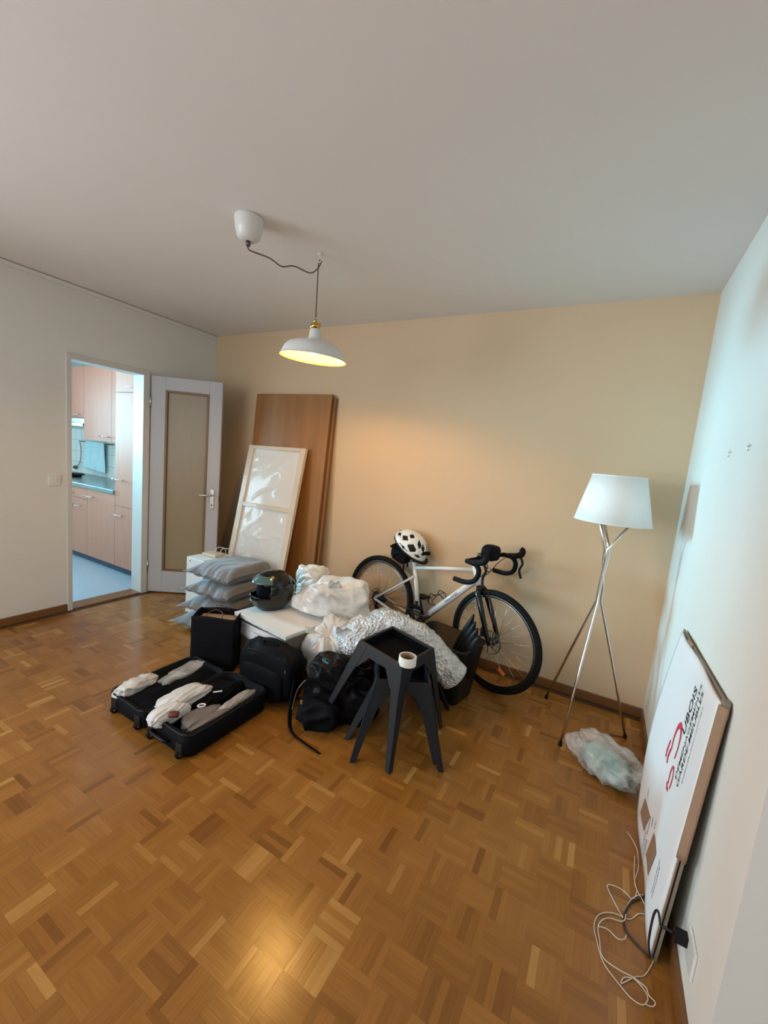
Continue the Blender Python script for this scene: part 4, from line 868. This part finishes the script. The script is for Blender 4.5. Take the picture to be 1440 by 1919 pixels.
# ================================================================== FLOOR LAMP
fp = [Vector((-.162, 2.764, 0)), Vector((-.033, 2.316, 0)), Vector((.281, 2.619, 0))]; cen = Vector((.04, 2.566, 0))
lp = thing('floor_lamp', 'chrome tripod floor lamp with a white conical fabric shade', 'lamp', cen)
tops = [Vector((.095, -.02, 1.235)), Vector((-.045, .07, 1.235)), Vector((-.06, -.06, 1.235))]
for i, p in enumerate(fp):
    f = p - cen; a = math.atan2(f.y, f.x); w0 = Vector((math.cos(a) * .012, math.sin(a) * .012, .80)); w1 = Vector((math.cos(a + 2.4) * .012, math.sin(a + 2.4) * .012, 1.045))
    path = [f + Vector((0, 0, .012)), f.lerp(Vector((w0.x, w0.y, 0)), .5) + Vector((0, 0, .40)), w0 + Vector((0, 0, -.03)), w0 + Vector((0, 0, .05)), w1 + Vector((0, 0, -.04)), w1 + Vector((0, 0, .02)), tops[i]]
    lg = obj('leg', MB().tube(path, .0075, 10), 'chrome', lp); obj('foot', MB().tube([f + Vector((0, 0, .001)), f + Vector((0, 0, .02))], .010, 10), 'rubber', lg)
shp = [(.190, 1.222), (.131, 1.472)]
sh2 = obj('lamp_shade', MB().lathe([(.190, 1.222), (.1605, 1.347), (.131, 1.472)], 64), 'shade_fabric', lp, solid=.002)
for r, z in shp: obj('shade_ring', MB().tube([(r * math.cos(2 * PI * i / 64), r * math.sin(2 * PI * i / 64), z) for i in range(64)], .003, 6, True), 'shade_fabric', sh2)
m = MB()
for i in range(3): m.tube([(0, 0, 1.24), tops[i] + Vector((0, 0, 0)), ], .004, 6); m.tube([tops[i], Vector((.187 * math.cos(i * 2.1), .187 * math.sin(i * 2.1), 1.225))], .003, 6)
obj('shade_carrier', m, 'steel_dark', lp); obj('bulb_holder', MB().lathe([(0, 1.24), (.016, 1.24), (.017, 1.30), (.0, 1.30)], 16), 'black_plastic', lp); obj('bulb', MB().lathe([(.012, 1.30), (.022, 1.33), (.03, 1.36), (.022, 1.39), (0, 1.40)], 18), 'white_plastic', lp)
f = fp[2] - cen
obj('mains_cord', MB().tube([p - cen for p in curve_pts([fp[2] + Vector((0, 0, .006)), onz(1150, 1378, .004), onz(1132, 1376, .004), onz(1125, 1383, .004), onz(1130, 1392, .004), onz(1160, 1402, .004), onz(1200, 1425, .004)], 8)], .0032, 6), 'cord_red', lp)

# ================================================================== CLEAR BAG WITH TEAL FILLING
gb = thing('clear_plastic_bag', 'clear plastic bag with teal wrapping lying on the parquet by the cardboard', 'bag', (.165, 2.225, 0), math.radians(-38))
obj('film', MB().blob((0, 0, .085), (.175, .105, .085), 21, .16, 9, 5, None, .003, .22, .85), 'clear_film', gb)
obj('filling', MB().blob((.02, -.005, .065), (.125, .075, .06), 22, .22, 11, 4, None, .005, .25, .9), 'teal_filling', gb)
obj('tied_neck', MB().tube(curve_pts([(.14, .03, .08), (.18, .045, .10), (.205, .03, .13), (.19, .0, .12)], 6), [.03 - .0012 * i for i in range(19)], 10, flat=.5), 'clear_film', gb)

# ================================================================== LEANING CARDBOARD
by0, by1, bz = 1.405, 2.135, .868
bp_ = thing('brown_cardboard', 'grey-brown cardboard sheet leaning on the right wall behind the printed carton', 'cardboard', (0, 0, 0))
def lean(y, z, off=0.0): return Vector((.334 + .040 * (z / bz) - off, y, z))
obj('sheet', MB().add([lean(by0, 0), lean(by1 - .05, 0), lean(by1, bz - .025), lean(by0, bz), lean(by0, 0, .006), lean(by1 - .05, 0, .006), lean(by1, bz - .025, .006), lean(by0, bz, .006)], [(0, 1, 2, 3), (7, 6, 5, 4), (0, 4, 5, 1), (1, 5, 6, 2), (2, 6, 7, 3), (3, 7, 4, 0)]), 'kraft_dark', bp_)
obj('corner_fold', MB().box(lean(by0 + .012, bz - .02, .004), (.016, .03, .05)), 'kraft_dark', bp_, .003)
wc = thing('printed_carton', 'white flattened carton with red and black print leaning on the right wall', 'carton', (0, 0, 0))
def face(u, v, t=0.0):
    """u: 0 far edge .. 1 near edge, v: 0 floor .. 1 top"""
    yf = 2.05 + .045 * v - .04 * math.sin(PI * v) ; y = yf + u * (1.412 - yf); z = v * (.862 - .025 * (1 - u))
    bulge = .030 * math.sin(PI * v) * (1 - u) ** 2 + .004 * math.sin(u * 9)
    return Vector((.318 + .040 * v - bulge - t, y, z + .003))
obj('board', MB().grid(lambda u, v: face(u, v), 28, 28), 'paper_white', wc, solid=.006)
obj('backing', MB().grid(lambda u, v: face(u, v) + Vector((.0055, 0, 0)), 28, 28), 'kraft', wc, solid=.004)
eb = MB().b2((0, 0, 0), (0.001, .001, .001)); eb = MB()
eb.grid(lambda u, v: face(1, .42 + .575 * v) + Vector((-.004 + .020 * u, -.016 * u - .004, 0)), 5, 20); obj('side_flap', eb, 'kraft', wc, solid=.005)
obj('top_flap', MB().grid(lambda u, v: face(.45 + .5 * u, .995) + Vector((.004 + .012 * v, 0, -.01 + .014 * v)), 14, 4), 'kraft', wc, solid=.004); obj('top_flap', MB().grid(lambda u, v: face(.16 + .12 * u, 1.0) + Vector((.0 + .012 * v, 0, -.012 + .02 * v)), 8, 4), 'kraft', wc, solid=.004)
def on_face(y, z, t=.0045):
    v = min(1, max(0, z / .858)); yf = 2.05 + .045 * v - .04 * math.sin(PI * v); u = (y - yf) / (1.412 - yf); u = min(1, max(0, u)); p = face(u, v, t); return Vector((p.x, y, z))
def print_mesh(mb2d, m, lift=.0046, name='lettering'):
    """2-D mesh (a along z, b along +y) pressed on the carton face"""
    mb2d.v = [tuple(on_face(v[1], v[2], lift)) for v in mb2d.v]; return obj(name, mb2d, m, wc)
def line_text(body, z0, z1, y, hgt, m):
    print_mesh(fit_text(body, z1 - z0, hgt, (0, y, z0), (0, 0, 1), (0, 1, 0)), m)
line_text('UBOIS', .615, .785, 1.652, .042, 'dark_print')
line_text('DÉMÉNAGEMENTS', .478, .822, 1.606, .027, 'dark_print')
line_text('GARDE-MEUBLES', .478, .815, 1.562, .026, 'dark_print')

def band(pts, wd):
    mb = MB(); k = len(pts); V = []
    for i, (z, y) in enumerate(pts):
        a, b = pts[max(0, i - 1)], pts[min(k - 1, i + 1)]; d = Vector((b[0] - a[0], b[1] - a[1])).normalized(); n = Vector((-d.y, d.x)); w = wd[i] if isinstance(wd, list) else wd
        V += [(0, y + n.y * w, z + n.x * w), (0, y - n.y * w, z - n.x * w)]
    return mb.add(V, [(2 * i, 2 * i + 1, 2 * i + 3, 2 * i + 2) for i in range(k - 1)])
loop = [(.545 + .068 * math.cos(a), 1.718 + .034 * math.sin(a)) for a in [(-.72 + 1.44 * i / 24) * PI for i in range(25)]]
print_mesh(band(loop, [.004 + .008 * math.exp(-((i - 12) / 5) ** 2) for i in range(25)]), 'red_print', name='logo')
print_mesh(band([(.50, 1.752), (.462, 1.758), (.442, 1.752)], .006), 'red_print', name='logo'); print_mesh(band([(.52, 1.775), (.475, 1.782), (.45, 1.778)], .005), 'red_print', name='logo')
loop2 = [(.440 + .04 * math.cos(a), 1.672 + .020 * math.sin(a)) for a in [(-.8 + 1.6 * i / 18) * PI for i in range(19)]]
print_mesh(band(loop2, .005), 'red_print', name='logo'); print_mesh(band([(.405, 1.70), (.388, 1.69), (.392, 1.67)], .007), 'red_print', name='logo')
def quad(y0, y1, z0, z1, skew=.0):
    n = 6; V = [(0, y0 + (y1 - y0) * i / n + skew * j / n, z0 + (z1 - z0) * j / n) for j in range(n + 1) for i in range(n + 1)]
    return MB().add(V, [(j * 7 + i, j * 7 + i + 1, (j + 1) * 7 + i + 1, (j + 1) * 7 + i) for j in range(n) for i in range(n)])
print_mesh(quad(1.825, 1.925, .088, .184, -.035), 'kraft', .0048, 'torn_patch'); print_mesh(quad(1.645, 1.742, .064, .192, -.04), 'kraft', .0048, 'torn_patch')
def fine_print(z0, z1, y, h, seed):
    """a line of print too small to read: short strokes of uneven length"""
    rg = random.Random(seed); z = z0; mb = MB()
    while z < z1:
        l = rg.uniform(.004, .013); hh = h * rg.uniform(.6, 1.0)
        mb.add([(0, y, z), (0, y + hh, z), (0, y + hh, min(z1, z + l)), (0, y, min(z1, z + l))], [(0, 1, 2, 3)]); z += l + rg.uniform(.002, .005)
    print_mesh(mb, 'grey_print', .0047, 'fine_print')
for q, (z0, z1, y, h_) in enumerate(((.52, .79, 1.527, .006), (.175, .215, 1.748, .009), (.115, .195, 1.778, .009), (.03, .11, 1.80, .009), (.20, .245, 1.862, .008), (.20, .235, 1.708, .008), (.05, .10, 1.945, .009), (.03, .10, 1.775, .008), (.035, .105, 1.76, .008), (.10, .23, 1.535, .008), (.10, .225, 1.515, .008))): fine_print(z0, z1, y, h_, q)
# cord of the plug, loose string
P_ = lambda u, v, z=.004: onz(u, v, z)
cable = curve_pts([(XR - .07, 1.35, .180), Vector((.305, 1.372, .200)), Vector((.300, 1.385, .165)), Vector((.303, 1.395, .07)), Vector((.312, 1.39, .02)), P_(1210, 1785), P_(1190, 1765), P_(1172, 1740), P_(1172, 1712), P_(1185, 1690), P_(1205, 1682), P_(1214, 1672)], 8)
tag(obj('black_cable', MB().tube(cable, .0033, 7), 'cord_black'), 'black power cable curling across the parquet to the plug', 'cable')
st1 = curve_pts([P_(1176, 1558), P_(1194, 1590), P_(1197, 1625), P_(1190, 1650), P_(1194, 1670), P_(1186, 1684), P_(1168, 1668), P_(1142, 1657), P_(1141, 1668), P_(1160, 1705), P_(1170, 1718), P_(1173, 1704), P_(1185, 1684), P_(1206, 1677), P_(1212, 1700), P_(1213, 1712), P_(1198, 1712), P_(1180, 1722), P_(1150, 1711), P_(1124, 1713), P_(1114, 1735), P_(1120, 1765), P_(1132, 1805), P_(1160, 1842), P_(1185, 1872), P_(1204, 1882), P_(1214, 1876), P_(1213, 1862), P_(1200, 1845), P_(1188, 1833), P_(1170, 1832), P_(1166, 1842), P_(1190, 1831), P_(1210, 1826), P_(1226, 1800)], 8)
for i, p in enumerate(st1): p.z = .003 + .002 * (1 + math.sin(i * .35))
st2 = curve_pts([P_(1190, 1605), P_(1189, 1640), P_(1194, 1668), P_(1207, 1692), P_(1213, 1708)], 8); st3 = curve_pts([P_(1173, 1715), P_(1168, 1728), P_(1140, 1722), P_(1122, 1735), P_(1124, 1765), P_(1130, 1795), P_(1165, 1822), P_(1190, 1835), P_(1210, 1852), P_(1216, 1866), P_(1228, 1880), P_(1224, 1888), P_(1210, 1884)], 8); st4 = curve_pts([P_(1122, 1739), P_(1140, 1745), P_(1158, 1762), P_(1170, 1763), P_(1174, 1755)], 8)
sg = thing('white_string', 'tangled off-white string lying on the parquet by the carton', 'string', (st1[0].x, st1[0].y, 0))
for q, st in enumerate((st1, st2, st3, st4)):
    for i, p in enumerate(st): p.z = .003 + .0022 * q + .001 * math.sin(i * .4); 
    obj('strand', MB().tube([p - sg.location for p in st], .0015, 6), 'string', sg)
for q, (a_, b_) in enumerate((((1196, 1594), (1192, 1600)), ((1206, 1857), (1215, 1862)))): pass
